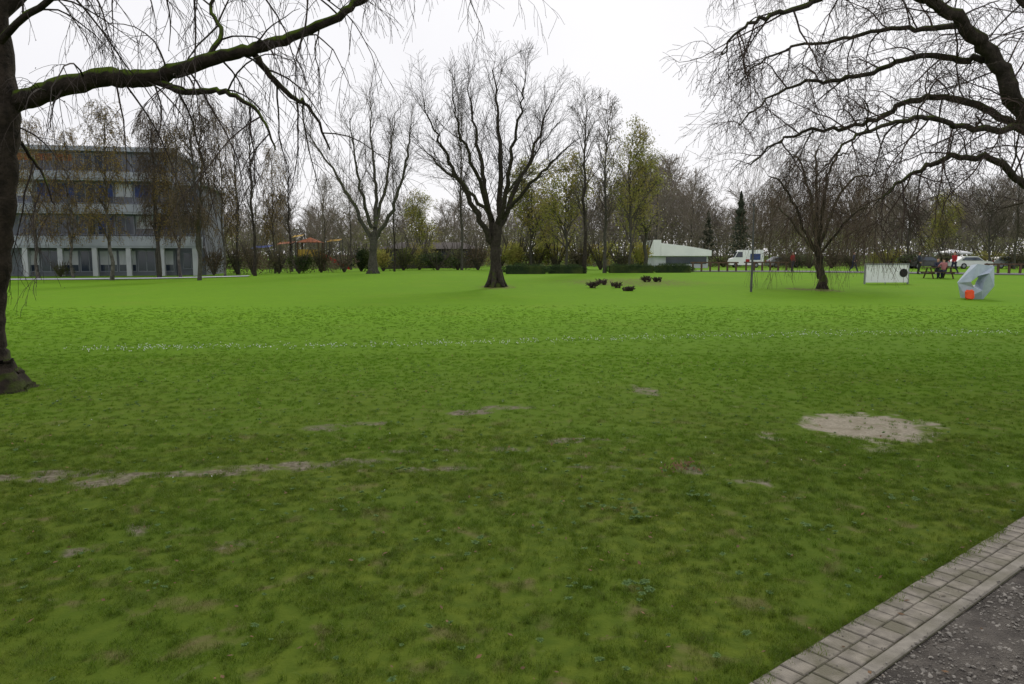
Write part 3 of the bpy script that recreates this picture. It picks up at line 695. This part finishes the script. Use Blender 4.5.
for _ in range(1800):
    y=math.sqrt(rg.uniform(7,160)); x=rg.uniform(-.7,.7)*y
    if side(x,y)>-.02 and rg.random()<.3: continue
    z=h(x,y)+.024; p=Vector((x,y,z)); a=rg.random()*6.28; L_=rg.uniform(.005,.018); d=Vector((math.cos(a),math.sin(a),rg.gauss(0,.3)))*L_; w=Vector((-d.y,d.x,rg.gauss(0,.004)))*.5
    n=len(mb.v); mb.v+=[tuple(p-d),tuple(p+w),tuple(p+d),tuple(p-w)]; mb.f.append((n,n+1,n+2,n+3))
for _ in range(45):
    g=G(rg.gauss(683,9),rg.gauss(469,3)); mb.leaf(g+Vector((0,0,.025)),.02,rg)
tag(mb.build('fallen_leaves',M['deadleaf']),'brown fallen leaf scraps scattered over the grass','leaves',None,'stuff')
mb=MB()
for _ in range(900):
    px=rg.uniform(60,1024); py=352-22*sm(300,1024,px)-5*math.sin(px*.004)+rg.gauss(0,1.6)
    g=G(px,py)
    mb.leaf(g+Vector((0,0,.04)),.015,rg)
for _ in range(300):
    y=rg.uniform(5,25); x=rg.uniform(-.7,.7)*y
    if side(x,y)<-.05: mb.leaf(Vector((x,y,h(x,y)+.045)),.007,rg)
tag(mb.build('daisies',M['petal']),'tiny pale daisies dotted in a thin line across the lawn','flowers',None,'stuff')

# ---------------- far paths
def strip(name,p0,p1,w,m,label,lift=.05):
    mb=MB(); d=(p1-p0); n=60; d.z=0; u=d.normalized(); q=Vector((-u.y,u.x,0))
    for i in range(n+1):
        p=p0+d*i/n
        for k in (-1,0,1):
            c=p+q*w*.5*k; mb.v.append((c.x,c.y,h(c.x,c.y)+lift))
    for i in range(n):
        for k in (0,1): a=i*3+k; mb.f.append((a,a+3,a+4,a+1))
    tag(mb.build(name,m),label,'path',None,'structure')
strip('path',at(-60,56),at(250,62),4,M['offwhite'],'pale footpath in front of the flat-roofed block')
strip('path',at(690,70),at(1200,54),6,M['asphalt'],'asphalt path crossing behind the lawn on the right')

# ---------------- flat-roofed block
b0=W(-6,277,67); b0.z=h(b0.x,b0.y)
bl=thing('apartment_block','grey-blue flat-roofed block with paler balcony bands behind the birches','building',b0,math.radians(11))
w=MB(); w.box(2.0,15,.3,12,-.3,11.0); w.box(15.003,17.5,.8,11,-.3,8.2); w.box(0,1.997,.6,11,-.3,8.2); w.build('wall',M['wall'],bl)
r=MB(); r.box(1.6,15.3,-.3,12.3,11.003,11.4); r.box(15.303,17.8,.4,11.3,8.203,8.5); r.build('roof',M['band'],bl)
for z0,z1,x0,x1 in ((2.5,3.55,-.2,17.6),(5.5,6.35,-.2,15.2),(8.4,9.15,1.8,15.2),(5.5,6.1,15.3,17.6)):
    b=MB(); b.box(x0,x1,-.75,.295,z0,z0+.18); b.box(x0,x1,-.80,-.70,z0+.183,z1)
    for k in range(int(x1-x0)//3+1): b.box(x0+k*3,x0+k*3+.12,-.698,.29,z0+.19,z1-.05)
    b.build('balcony',M['band'],bl)
for k in range(7):
    p=MB(); p.box(k*2.8-.15,k*2.8+.25,-.7,-.3,-.3,2.497); p.build('pillar',M['offwhite'],bl)
wm=MB(); wm.box(0,1.5,-.05,0,0,.07); wm.box(0,1.5,-.05,0,1.43,1.5); wm.box(0,.07,-.05,0,.07,1.43); wm.box(1.43,1.5,-.05,0,.07,1.43); wm.box(.72,.78,-.05,0,.07,1.43); wfm=wm.mesh('window',M['frame'])
pm=MB(); pm.box(.07,1.43,-.02,-.005,.07,1.43); pme=pm.mesh('pane',M['glass'])
bmk=MB(); bmk.box(.07,1.43,-.045,-.03,.5,1.43); blm=bmk.mesh('blind',M['blue']); bmw=bmk.mesh('blind',M['offwhite'])
bmk=MB(); bmk.box(.07,1.43,-.045,-.03,.85,1.43); bmo=bmk.mesh('blind',M['orange'])
rg=random.Random(8)
for zi,(z,sc) in enumerate(((.35,1.3),(3.65,1.18),(6.45,1.2),(9.25,1.05))):
    for k in range(8 if z<9 else 7):
        x=2.15+k*1.6
        if x>13.5: continue
        f=bpy.data.objects.new('window',wfm); C.objects.link(f); f.parent=bl; f.location=(x,.297,z); f.scale=(1.0,1,sc)
        p=bpy.data.objects.new('pane',pme); C.objects.link(p); p.parent=f
        rr=rg.random()
        if (z>9 and k<3) or (zi in (1,2) and rr<.45) or (zi==0 and rr<.5):
            b=bpy.data.objects.new('blind',bmo if z>9 else (bmw if zi==0 or rr<.15 else blm)); C.objects.link(b); b.parent=f
for z in (.6,3.8,6.5):
    f=bpy.data.objects.new('window',wfm); C.objects.link(f); f.parent=bl; f.location=(15.5,.797,z); f.scale=(1.0,1,1)
    p=bpy.data.objects.new('pane',pme); C.objects.link(p); p.parent=f
ch=MB(); ch.box(6,7,5,6,11.403,12.1); ch.build('roof_vent',M['band'],bl)

# pavilion
pv=at(430,96); pav=thing('pavilion','low dark pavilion behind the shrubs, left of the central tree','building',pv)
w=MB(); w.box(-6,6,0,7,-.2,2.4); w.build('wall',M['darkwall'],pav)
r=MB(); r.v+=[(-6.6,-.8,2.403),(6.6,-.8,2.403),(6.6,8,2.403),(-6.6,8,2.403),(-4,3.5,3.3),(4,3.5,3.3)]; r.f+=[(0,1,5,4),(1,2,5),(2,3,4,5),(3,0,4),(3,2,1,0)]; r.build('roof',M['brownroof'],pav)
for k in range(5): q=MB(); q.box(-5.4+k*2.3,-3.9+k*2.3,-.03,-.005,.9,2.1); q.build('window',M['glass'],pav)
# white hall, sloping roof edge
hp=at(680,96); hall=thing('white_hall','long low bright white hall sloping down to the right, left of the white van','building',hp)
w=MB(); w.box(-3.2,3.4,0,8,-.2,1.5); w.build('wall',M['offwhite'],hall)
r=MB(); r.box(-3.5,-2.6,-.4,8.4,1.503,3.5)
n0=len(r.v)
for yy in (-.5,8.4):
    for x,z in ((-2.597,1.503),(3.7,1.503),(3.7,2.2),(.5,2.75),(-2.597,3.1)): r.v.append((x,yy,z))
r.f+=[tuple(n0+k for k in range(5)),tuple(n0+9-k for k in range(5))]
for k in range(5): k2=(k+1)%5; r.f.append((n0+k,n0+5+k,n0+5+k2,n0+k2))
r.build('roof',M['bright'],hall)
q=MB(); q.box(-1.9,3.2,-.03,-.005,.5,1.4); q.build('window',M['glass'],hall)
# playground
pg=at(312,88); play=thing('play_tower','wooden play tower with small orange roof and yellow sides','play tower',pg)
q=MB()
for x in (-1.2,1.2):
    for y in (-1,1): q.box(x-.08,x+.08,y-.08,y+.08,-.1,3.3)
q.build('post',M['wood'],play); q=MB(); q.v+=[(-1.3,-1.2,3.3),(1.3,-1.2,3.3),(1.3,1.2,3.3),(-1.3,1.2,3.3),(0,0,3.9)]; q.f+=[(0,1,4),(1,2,4),(2,3,4),(3,0,4),(3,2,1,0)]; q.build('roof',M['orange'],play)
q=MB(); q.box(-1.11,1.11,-1.12,-1.05,1.7,2.5); q.box(-1.11,1.11,1.05,1.12,1.7,2.5); q.build('side_panel',M['yellow'],play)
q=MB(); q.box(-1.11,1.11,-1.0,1.0,1.5,1.6); q.build('deck',M['wood'],play)
q=MB(); q.v+=[(1.25,-.4,1.7),(1.25,.4,1.7),(4.4,.4,.2),(4.4,-.4,.2),(1.25,-.4,2.1),(1.25,.4,2.1),(4.4,.4,.55),(4.4,-.4,.55)]; q.f+=[(0,1,2,3),(0,3,7,4),(1,5,6,2)]; q.build('slide',M['red'],play)
def sail(px,Y,z,w_,m,label,cname='shade_sail'):
    g=at(px,Y); t=thing(cname,label,'awning',g); q=MB(); q.v+=[(-w_,-.8,z),(w_,-.8,z+.15),(w_,.8,z+.4),(-w_,.8,z+.3),(0,0,z+.1)]; q.f+=[(0,1,4),(1,2,4),(2,3,4),(3,0,4)]; q.build('canopy',m,t)
    for x,y,zz in ((-w_,-.8,z),(w_,-.8,z+.15),(w_,.8,z+.4),(-w_,.8,z+.3)): q=MB(); q.tube([Vector((x,y,-.1)),Vector((x,y,zz))],[.05,.05],6); q.build('post',M['metal'],t)
sail(288,88,3.1,.9,M['orange'],'orange shade sail on posts left of the play tower')
sail(336,92,3.4,.8,M['yellow'],'yellow shade sail on posts right of the play tower')
sail(264,84,2.6,1.0,M['blue'],'blue shade sail at the left end of the playground')
sail(300,92,4.0,.6,M['yellow'],'small yellow shade sail between the orange sail and the play tower')

# ---------------- logs on the mulch patch
def log(px,py,wpx,hpx,rz,label,seed):
    g=G(px,py); rg=random.Random(seed); s=g.y/F; root=thing('log_stump',label,'log stump',g,rz)
    mb=MB(); n=7
    for kk in range(3):
        a=rg.random()*6.28; r_=wpx*s*.5*rg.uniform(.22,.36); off=Vector((rg.uniform(-.3,.3)*wpx*s,rg.uniform(-.2,.2),0)); pts_=[];rd=[]
        for i in range(n):
            t=i/(n-1); pts_.append(off+Vector((math.cos(a)*.35*t*wpx*s,math.sin(a)*.2*t*wpx*s,-.05+t*hpx*s*rg.uniform(.75,1.0)))); rd.append(r_*(1.1-.6*t)*rg.uniform(.7,1.25))
        mb.tube(pts_,rd,9,True)
    mb.build('stump',M['log'],root)
    q=MB()
    for _ in range(60):
        a=rg.random()*6.28; b=Vector((rg.uniform(-.4,.4)*wpx*s,rg.uniform(-.2,.2),hpx*s*.3)); e=b+Vector((math.cos(a)*.8,math.sin(a)*.6,rg.uniform(.1,1.0)))*(hpx*s); q.tube([b,(b+e)/2+Vector((0,0,.05)),e],[.025,.02,.012],4)
    q.build('shoot',M['twig_red'],root)
for i,(px,py,w_,h_,l) in enumerate([(593,288,10,6,'dark log stump leftmost on the mulch patch'),(602,285,8,5,'dark log stump second from the left on the mulch patch'),(616,288,8,5,'dark log stump in the middle of the mulch patch'),(629,291,11,4,'low log stump nearest the lawn on the mulch patch'),(646,282,9,5,'log stump below the right hedge'),(657,282,8,4,'rightmost log stump on the mulch patch')]): log(px,py,w_,h_,i*.9,l,i+60)

# ---------------- post, rail
g=G(751,292); t=thing('thin_post','thin dark post standing alone on the lawn left of the weeping tree','post',g)
q=MB(); q.tube([Vector((0,0,-.1)),Vector((.02,0,1.8)),Vector((0,0,3.9))],[.055,.045,.03],8,True); q.build('pole',M['metal'],t)
q=MB(); q.tube([Vector((0,0,3.88)),Vector((0,0,4.0))],[.06,.04],8,True); q.build('cap',M['metal'],t)
def rail(px0,px1,Y,n,label,H=.75):
    a=at(px0,Y); b=at(px1,Y); t=thing('low_rail',label,'rail',a); L_=b.x-a.x
    for k in range(n): q=MB(); x=L_*k/(n-1); q.box(x-.07,x+.07,-.07,.07,-.1,H); q.build('post',M['wood'],t)
    q=MB(); q.box(-.2,L_+.2,-.06,.06,H+.003,H+.12); q.build('rail',M['wood'],t)
rail(692,735,68,6,'low dark wooden rail right of the hedge row'); rail(745,785,70,6,'low wooden rail left of the person in red')
rail(985,1040,60,6,'low wooden rail behind the sculpture at the right edge',.7)

# ---------------- display board
g=G(886,284); t=thing('display_board','long white display board with a black disc at its right end','board',g,math.radians(4)); s=g.y/F
q=MB(); q.box(-22*s,22*s,-.05,.05,1.6*s,19*s); q.build('panel',M['bright'],t)
q=MB(); q.box(-22.6*s,22.6*s,-.08,.08,19.05*s,20.3*s); q.box(-22.6*s,-22.05*s,-.08,.08,0,19*s); q.box(22.05*s,22.6*s,-.08,.08,0,19*s); q.box(-.3*s,.3*s,.06,.12,0,19*s); q.build('frame',M['silver'],t)
q=MB(); q.tube([Vector((17*s,-.056,11*s)),Vector((17*s,-.075,11*s))],[4.2*s,4.2*s],24,True); q.build('black_disc',M['black'],t)

# ---------------- sculpture
g=G(974,299); s=g.y/F; t=thing('sculpture','pale blue-grey angular ring sculpture standing on the lawn at right','sculpture',g,math.radians(-5))
loop=[(-7,6.5),(-10.5,17),(-1,28.5),(10,27),(9.5,15),(4,6.5)]
nL=len(loop); q=MB()
ctr=Vector((0,0,18*s)); tw=[0,.45,.1,.6,.15,.5]; th=[7.6,7.0,7.2,7.6,7.0,7.2]
for i,(x,z) in enumerate(loop):
    p=Vector((x*s,0,z*s)); rad=(p-ctr).normalized(); yv=Vector((0,1,0)); hw=th[i]*s*.82; hy=.24
    c_,s_=math.cos(tw[i]),math.sin(tw[i])
    u=(rad*c_+yv*s_)*hw; v=(yv*c_-rad*s_)*hy
    for a,b in ((-1,-1),(1,-1),(1,1),(-1,1)): q.v.append(tuple(p+u*a+v*b))
for i in range(nL):
    j=(i+1)%nL
    for k in range(4): k2=(k+1)%4; q.f.append((i*4+k,i*4+k2,j*4+k2,j*4+k))
q.build('ring',M['sculpt'],t)
bx=W(970,296,g.y-.45).x
t=thing('orange_block','small orange-red rounded slab leaning against the foot of the ring sculpture','block',Vector((bx,g.y-.45,h(bx,g.y-.45))),.2)
bm=bmesh.new(); bmesh.ops.create_icosphere(bm,subdivisions=2,radius=5.6*s)
for v in bm.verts:
    k=1-.16*math.cos(4*math.atan2(v.co.z,v.co.x))
    v.co.x*=k; v.co.z=v.co.z*k*.95+5*s; v.co.y=max(-.05,min(.05,v.co.y*.5))+ (v.co.z)*.12
me=bpy.data.meshes.new('slab'); bm.to_mesh(me); bm.free(); me.materials.append(M['sculptor']); o=bpy.data.objects.new('slab',me); C.objects.link(o); o.parent=t

# ---------------- people
def skin(name,verts,edges,radii,m,parent):
    me=bpy.data.meshes.new(name); me.from_pydata(verts,edges,[]); me.materials.append(m)
    o=bpy.data.objects.new(name,me); C.objects.link(o); o.parent=parent
    md=o.modifiers.new('Skin','SKIN')
    for i,r_ in enumerate(radii):
        sv=me.skin_vertices[0].data[i]; rr=r_ if isinstance(r_,tuple) else (r_,r_); sv.radius=rr; sv.use_root=(i==0)
    s2=o.modifiers.new('Sub','SUBSURF'); s2.levels=1; s2.render_levels=1
    return o
def person(loc,rz,label,top,bottom,pose='stand',sc=1.0):
    t=thing('person',label,'person',loc,rz); t.scale=(sc,sc,sc)
    if pose=='stand': pel,kn,an=(0,0,.92),[(-.11,-.04,.49),(.10,.03,.49)],[(-.12,.0,.08),(.12,.10,.08)]; el=[(-.25,.02,1.15),(.25,.02,1.15)]; ha=[(-.25,-.10,.93),(.26,-.08,.93)]; dz=0
    elif pose=='walk': pel,kn,an=(0,0,.9),[(-.09,-.18,.5),(.10,.05,.47)],[(-.1,-.28,.09),(.11,.32,.14)]; el=[(-.24,.12,1.14),(.24,-.1,1.14)]; ha=[(-.24,.04,.92),(.24,-.26,.98)]; dz=0
    else: pel,kn,an=(0,0,.52),[(-.13,-.42,.52),(.13,-.42,.52)],[(-.13,-.44,.08),(.13,-.40,.08)]; el=[(-.26,-.12,.80),(.26,-.12,.80)]; ha=[(-.14,-.38,.78),(.14,-.38,.78)]; dz=-.40
    ch_=(0,.01,1.32+dz); nk=(0,.0,1.47+dz); hb=(0,-.02,1.56+dz); ht=(0,-.01,1.70+dz); sh=[(-.17,0,1.40+dz),(.17,0,1.40+dz)]
    toe=[(a[0],a[1]-.15,.04) for a in an]
    fing=[(p[0],p[1]-.05,p[2]-.08) for p in ha]
    skin('body',[ch_,nk,hb,ht,sh[0],el[0],ha[0],fing[0],sh[1],el[1],ha[1],fing[1],pel],[(0,1),(1,2),(2,3),(0,4),(4,5),(5,6),(6,7),(0,8),(8,9),(9,10),(10,11),(0,12)],[.09,.05,.085,.075,.05,.035,.03,.028,.05,.035,.03,.028,.09],M['skin'],t)
    skin('jacket',[ch_,(0,0,(pel[2]+ch_[2])/2),(pel[0],pel[1],pel[2]+.02),sh[0],el[0],ha[0],sh[1],el[1],ha[1],(0,0,1.44+dz)],[(0,1),(1,2),(0,3),(3,4),(4,5),(0,6),(6,7),(7,8),(0,9)],[(.17,.13),(.15,.12),(.16,.12),.075,.058,.042,.075,.058,.042,.08],top,t)
    skin('trousers',[pel,(-.1,0,pel[2]-.04),kn[0],an[0],(.1,0,pel[2]-.04),kn[1],an[1]],[(0,1),(1,2),(2,3),(0,4),(4,5),(5,6)],[.12,.095,.07,.055,.095,.07,.055],bottom,t)
    for k in (0,1): skin('shoe',[(an[k][0],an[k][1]+.04,.05),(an[k][0],an[k][1],.07),toe[k]],[(0,1),(1,2)],[.045,.05,.035],M['black'],t)
    skin('hair',[(0,.035,1.60+dz),(0,.02,1.70+dz),(0,-.03,1.74+dz)],[(0,1),(1,2)],[.075,.085,.06],M['hair'],t)
    return t
person(at(791,66),.6,'person in a red jacket standing beside the low rail',M['redcloth'],M['navy'])
tb=at(936,50); TY=tb.y
person(Vector((tb.x-.05,TY-.75,h(tb.x,TY-.75))),math.pi,'person in pink top seated at the near side of the picnic table',M['pinkcloth'],M['navy'],'sit')
person(Vector((tb.x+.4,TY+.75,h(tb.x,TY+.75))),0,'person in dark clothes seated at the far side of the picnic table',M['navy'],M['black'],'sit')
person(at(917,58),.9,'person in navy standing just left of the picnic table',M['navy'],M['black'])
person(at(952,60),-1.2,'person in red walking between the picnic table and the sculpture',M['redcloth'],M['navy'],'walk')
person(at(852,66),1.4,'person in dark clothes walking behind the weeping tree',M['navy'],M['navy'],'walk')
t=thing('picnic_table','brown wooden picnic table with fixed benches left of the sculpture','picnic table',tb)
q=MB()
for k in range(5): q.box(-.9,.9,-.37+k*.15,-.24+k*.15,.70,.745)
q.build('tabletop',M['wood'],t)
for y in (-.75,.75): q=MB(); q.box(-.9,.9,y-.14,y+.14,.40,.445); q.build('bench',M['wood'],t)
for x in (-.65,.65): q=MB(); q.box(x-.03,x+.03,-.8,.8,.33,.395); q.tube([Vector((x+.06,-.6,0)),Vector((x+.06,-.2,.695))],[.045,.045],4); q.tube([Vector((x+.06,.6,0)),Vector((x+.06,.2,.695))],[.045,.045],4); q.build('leg',M['wood'],t)

# ---------------- vehicles
def car(loc,rz,label,paint,van=False,cat='car'):
    t=thing('delivery_van' if van else 'parked_car',label,cat,loc,rz)
    L_,wd,H=(5.4,1.95,2.3) if van else (4.3,1.75,1.45)
    if van: prof=[(-2.7,.35),(2.6,.35),(2.7,.8),(2.55,1.15),(1.9,1.3),(1.35,2.15),(1.1,2.28),(-2.6,2.3),(-2.7,2.1)]
    else: prof=[(-2.1,.3),(2.1,.3),(2.15,.62),(1.95,.82),(1.05,.93),(.45,1.38),(.2,1.43),(-1.1,1.43),(-1.35,1.36),(-1.95,.98),(-2.13,.85)]
    q=MB(); n=len(prof)
    for y,k in ((-.5,1),(-.46,1.0),(.46,1.0),(.5,1)):
        for x,z in prof:
            tp=max(0,(z-.85)/(H-.85))*.13 if not van else max(0,(z-1.3))*.05
            yy=math.copysign(wd/2-tp,y)
            if abs(y)==.46: q.v.append((x,yy*.985,z))
            else: q.v.append((x*.985,yy,z-(.02 if z>1 else 0)))
    for a in range(3):
        for i in range(n): j=(i+1)%n; q.f.append((a*n+i,a*n+j,(a+1)*n+j,(a+1)*n+i))
    q.f.append(tuple(reversed(range(n)))); q.f.append(tuple(3*n+i for i in range(n)))
    q.build('body',paint,t)
    for sd in (-1,1):
        q=MB()
        if van: pl=[(1.25,1.35),(1.78,1.35),(1.3,2.05),(.6,2.05),(.6,1.35)]
        else: pl=[(.92,.95),(.38,1.33),(-1.1,1.33),(-1.6,.98)]
        for x,z in pl:
            tp=(max(0,(z-.85)/(H-.85))*.13 if not van else max(0,(z-1.3))*.05); q.v.append((x,sd*(wd/2-tp+.012),z))
        q.f.append(tuple(range(len(pl)))); q.build('side_window',M['glass'],t)
    q=MB()
    if van: q.v+=[(1.93,-.85,1.32),(1.93,.85,1.32),(1.42,.8,2.1),(1.42,-.8,2.1)]
    else: q.v+=[(1.03,-.75,.97),(1.03,.75,.97),(.5,.65,1.37),(.5,-.65,1.37)]
    q.f.append((0,1,2,3)); q.build('windscreen',M['glass'],t)
    for x in ((-1.6,1.65) if van else (-1.3,1.35)):
        for sd in (-1,1):
            q=MB(); q.tube([Vector((x,sd*(wd/2-.2),.33)),Vector((x,sd*(wd/2+.02),.33))],[.33,.33],18,True); wo=q.build('wheel',M['rubber'],t)
            q=MB(); q.tube([Vector((x,sd*(wd/2+.022),.33)),Vector((x,sd*(wd/2+.035),.33))],[.19,.17],14,True); q.build('rim',M['silver'],wo)
    for sd in (-.6,.6):
        q=MB(); x=2.56 if van else 2.06; q.box(x,x+.1,sd-.17,sd+.17,.66,.8); q.build('headlight',M['white'],t)
        q=MB(); x=-2.72 if van else -2.12; q.box(x-.03,x,sd-.1,sd+.1,.75,1.0); q.build('tail_light',M['red'],t)
    return t
v=car(at(744,100),math.radians(172),'white delivery van with a blue and red side panel right of the white hall',M['bright'],True,'van'); v.scale=(.8,.85,1.0)
q=MB(); q.box(-2.2,-.6,.985,.992,1.0,1.8); q.build('blue_side_panel',M['blue'],v)
q=MB(); q.box(-.5,.1,.985,.992,.7,1.1); q.build('red_side_panel',M['red'],v)
car(at(968,88),math.radians(2),'white parked car behind the sculpture, left one of the row',M['white'])
car(at(1004,90),math.radians(4),'silver parked car at the right end of the row',M['silver'])
car(at(782,100),math.radians(3),'silver parked car right of the white van',M['silver'])
car(at(924,90),math.radians(-3),'dark parked car behind the standing person in navy',M['metal'])
g=at(950,94); t=thing('white_marquee','small low white marquee behind the picnic table','tent',g)
q=MB(); q.v+=[(-1.6,-1.4,1.9),(1.6,-1.4,1.9),(1.6,1.4,1.9),(-1.6,1.4,1.9),(0,0,2.3),(-1.6,-1.4,1.7),(1.6,-1.4,1.7),(1.6,1.4,1.7),(-1.6,1.4,1.7)]; q.f+=[(0,1,4),(1,2,4),(2,3,4),(3,0,4),(5,6,1,0),(6,7,2,1),(7,8,3,2),(8,5,0,3)]; q.build('canopy',M['white'],t)
for x in (-1.55,1.55):
    for y in (-1.35,1.35): q=MB(); q.tube([Vector((x,y,0)),Vector((x,y,1.75))],[.04,.04],6); q.build('post',M['silver'],t)

# ---------------- camera, light, world
cam=bpy.data.cameras.new('camera'); co=bpy.data.objects.new('camera',cam); C.objects.link(co); co.location=(0,0,CH); co.rotation_euler=(math.pi/2-PIT,0,0)
cam.sensor_width=36; cam.lens=F*36/1024; cam.clip_end=4000; cam.clip_start=.05; bpy.context.scene.camera=co
sun=bpy.data.lights.new('sun','SUN'); sun.energy=1.5; sun.angle=math.radians(10); sun.color=(1,.95,.84); so=bpy.data.objects.new('sun',sun); C.objects.link(so)
EL=math.radians(38); AZ=math.radians(15)
sd=Vector((math.sin(AZ)*math.cos(EL),math.cos(AZ)*math.cos(EL),math.sin(EL))); so.rotation_euler=(-sd).to_track_quat('-Z','Y').to_euler()
wd=bpy.data.worlds.new('World'); bpy.context.scene.world=wd; wd.use_nodes=True; N=wd.node_tree.nodes; L=wd.node_tree.links
bg=N['Background']; sk=N.new('ShaderNodeTexSky'); sk.sky_type='NISHITA'; sk.sun_disc=False; sk.sun_elevation=EL; sk.sun_rotation=AZ
tc=N.new('ShaderNodeTexCoord'); no=N.new('ShaderNodeTexNoise'); no.inputs['Scale'].default_value=1.6; no.inputs['Detail'].default_value=5; L.new(tc.outputs['Generated'],no.inputs['Vector'])
cr=N.new('ShaderNodeValToRGB'); cr.color_ramp.elements[0].position=.3; cr.color_ramp.elements[1].position=.7; cr.color_ramp.elements[0].color=(.87,.86,.90,1); cr.color_ramp.elements[1].color=(1,.99,1.0,1); L.new(no.outputs['Fac'],cr.inputs[0])
vm=N.new('ShaderNodeVectorMath'); vm.operation='SCALE'; vm.inputs['Scale'].default_value=10.4; L.new(cr.outputs[0],vm.inputs[0])
mx=N.new('ShaderNodeMix'); mx.data_type='RGBA'; mx.inputs[0].default_value=.95; L.new(sk.outputs[0],mx.inputs[6]); L.new(vm.outputs[0],mx.inputs[7]); L.new(mx.outputs[2],bg.inputs['Color']); bg.inputs['Strength'].default_value=.1
sc=bpy.context.scene; sc.view_settings.view_transform='Standard'; sc.view_settings.look='None'; sc.view_settings.exposure=0
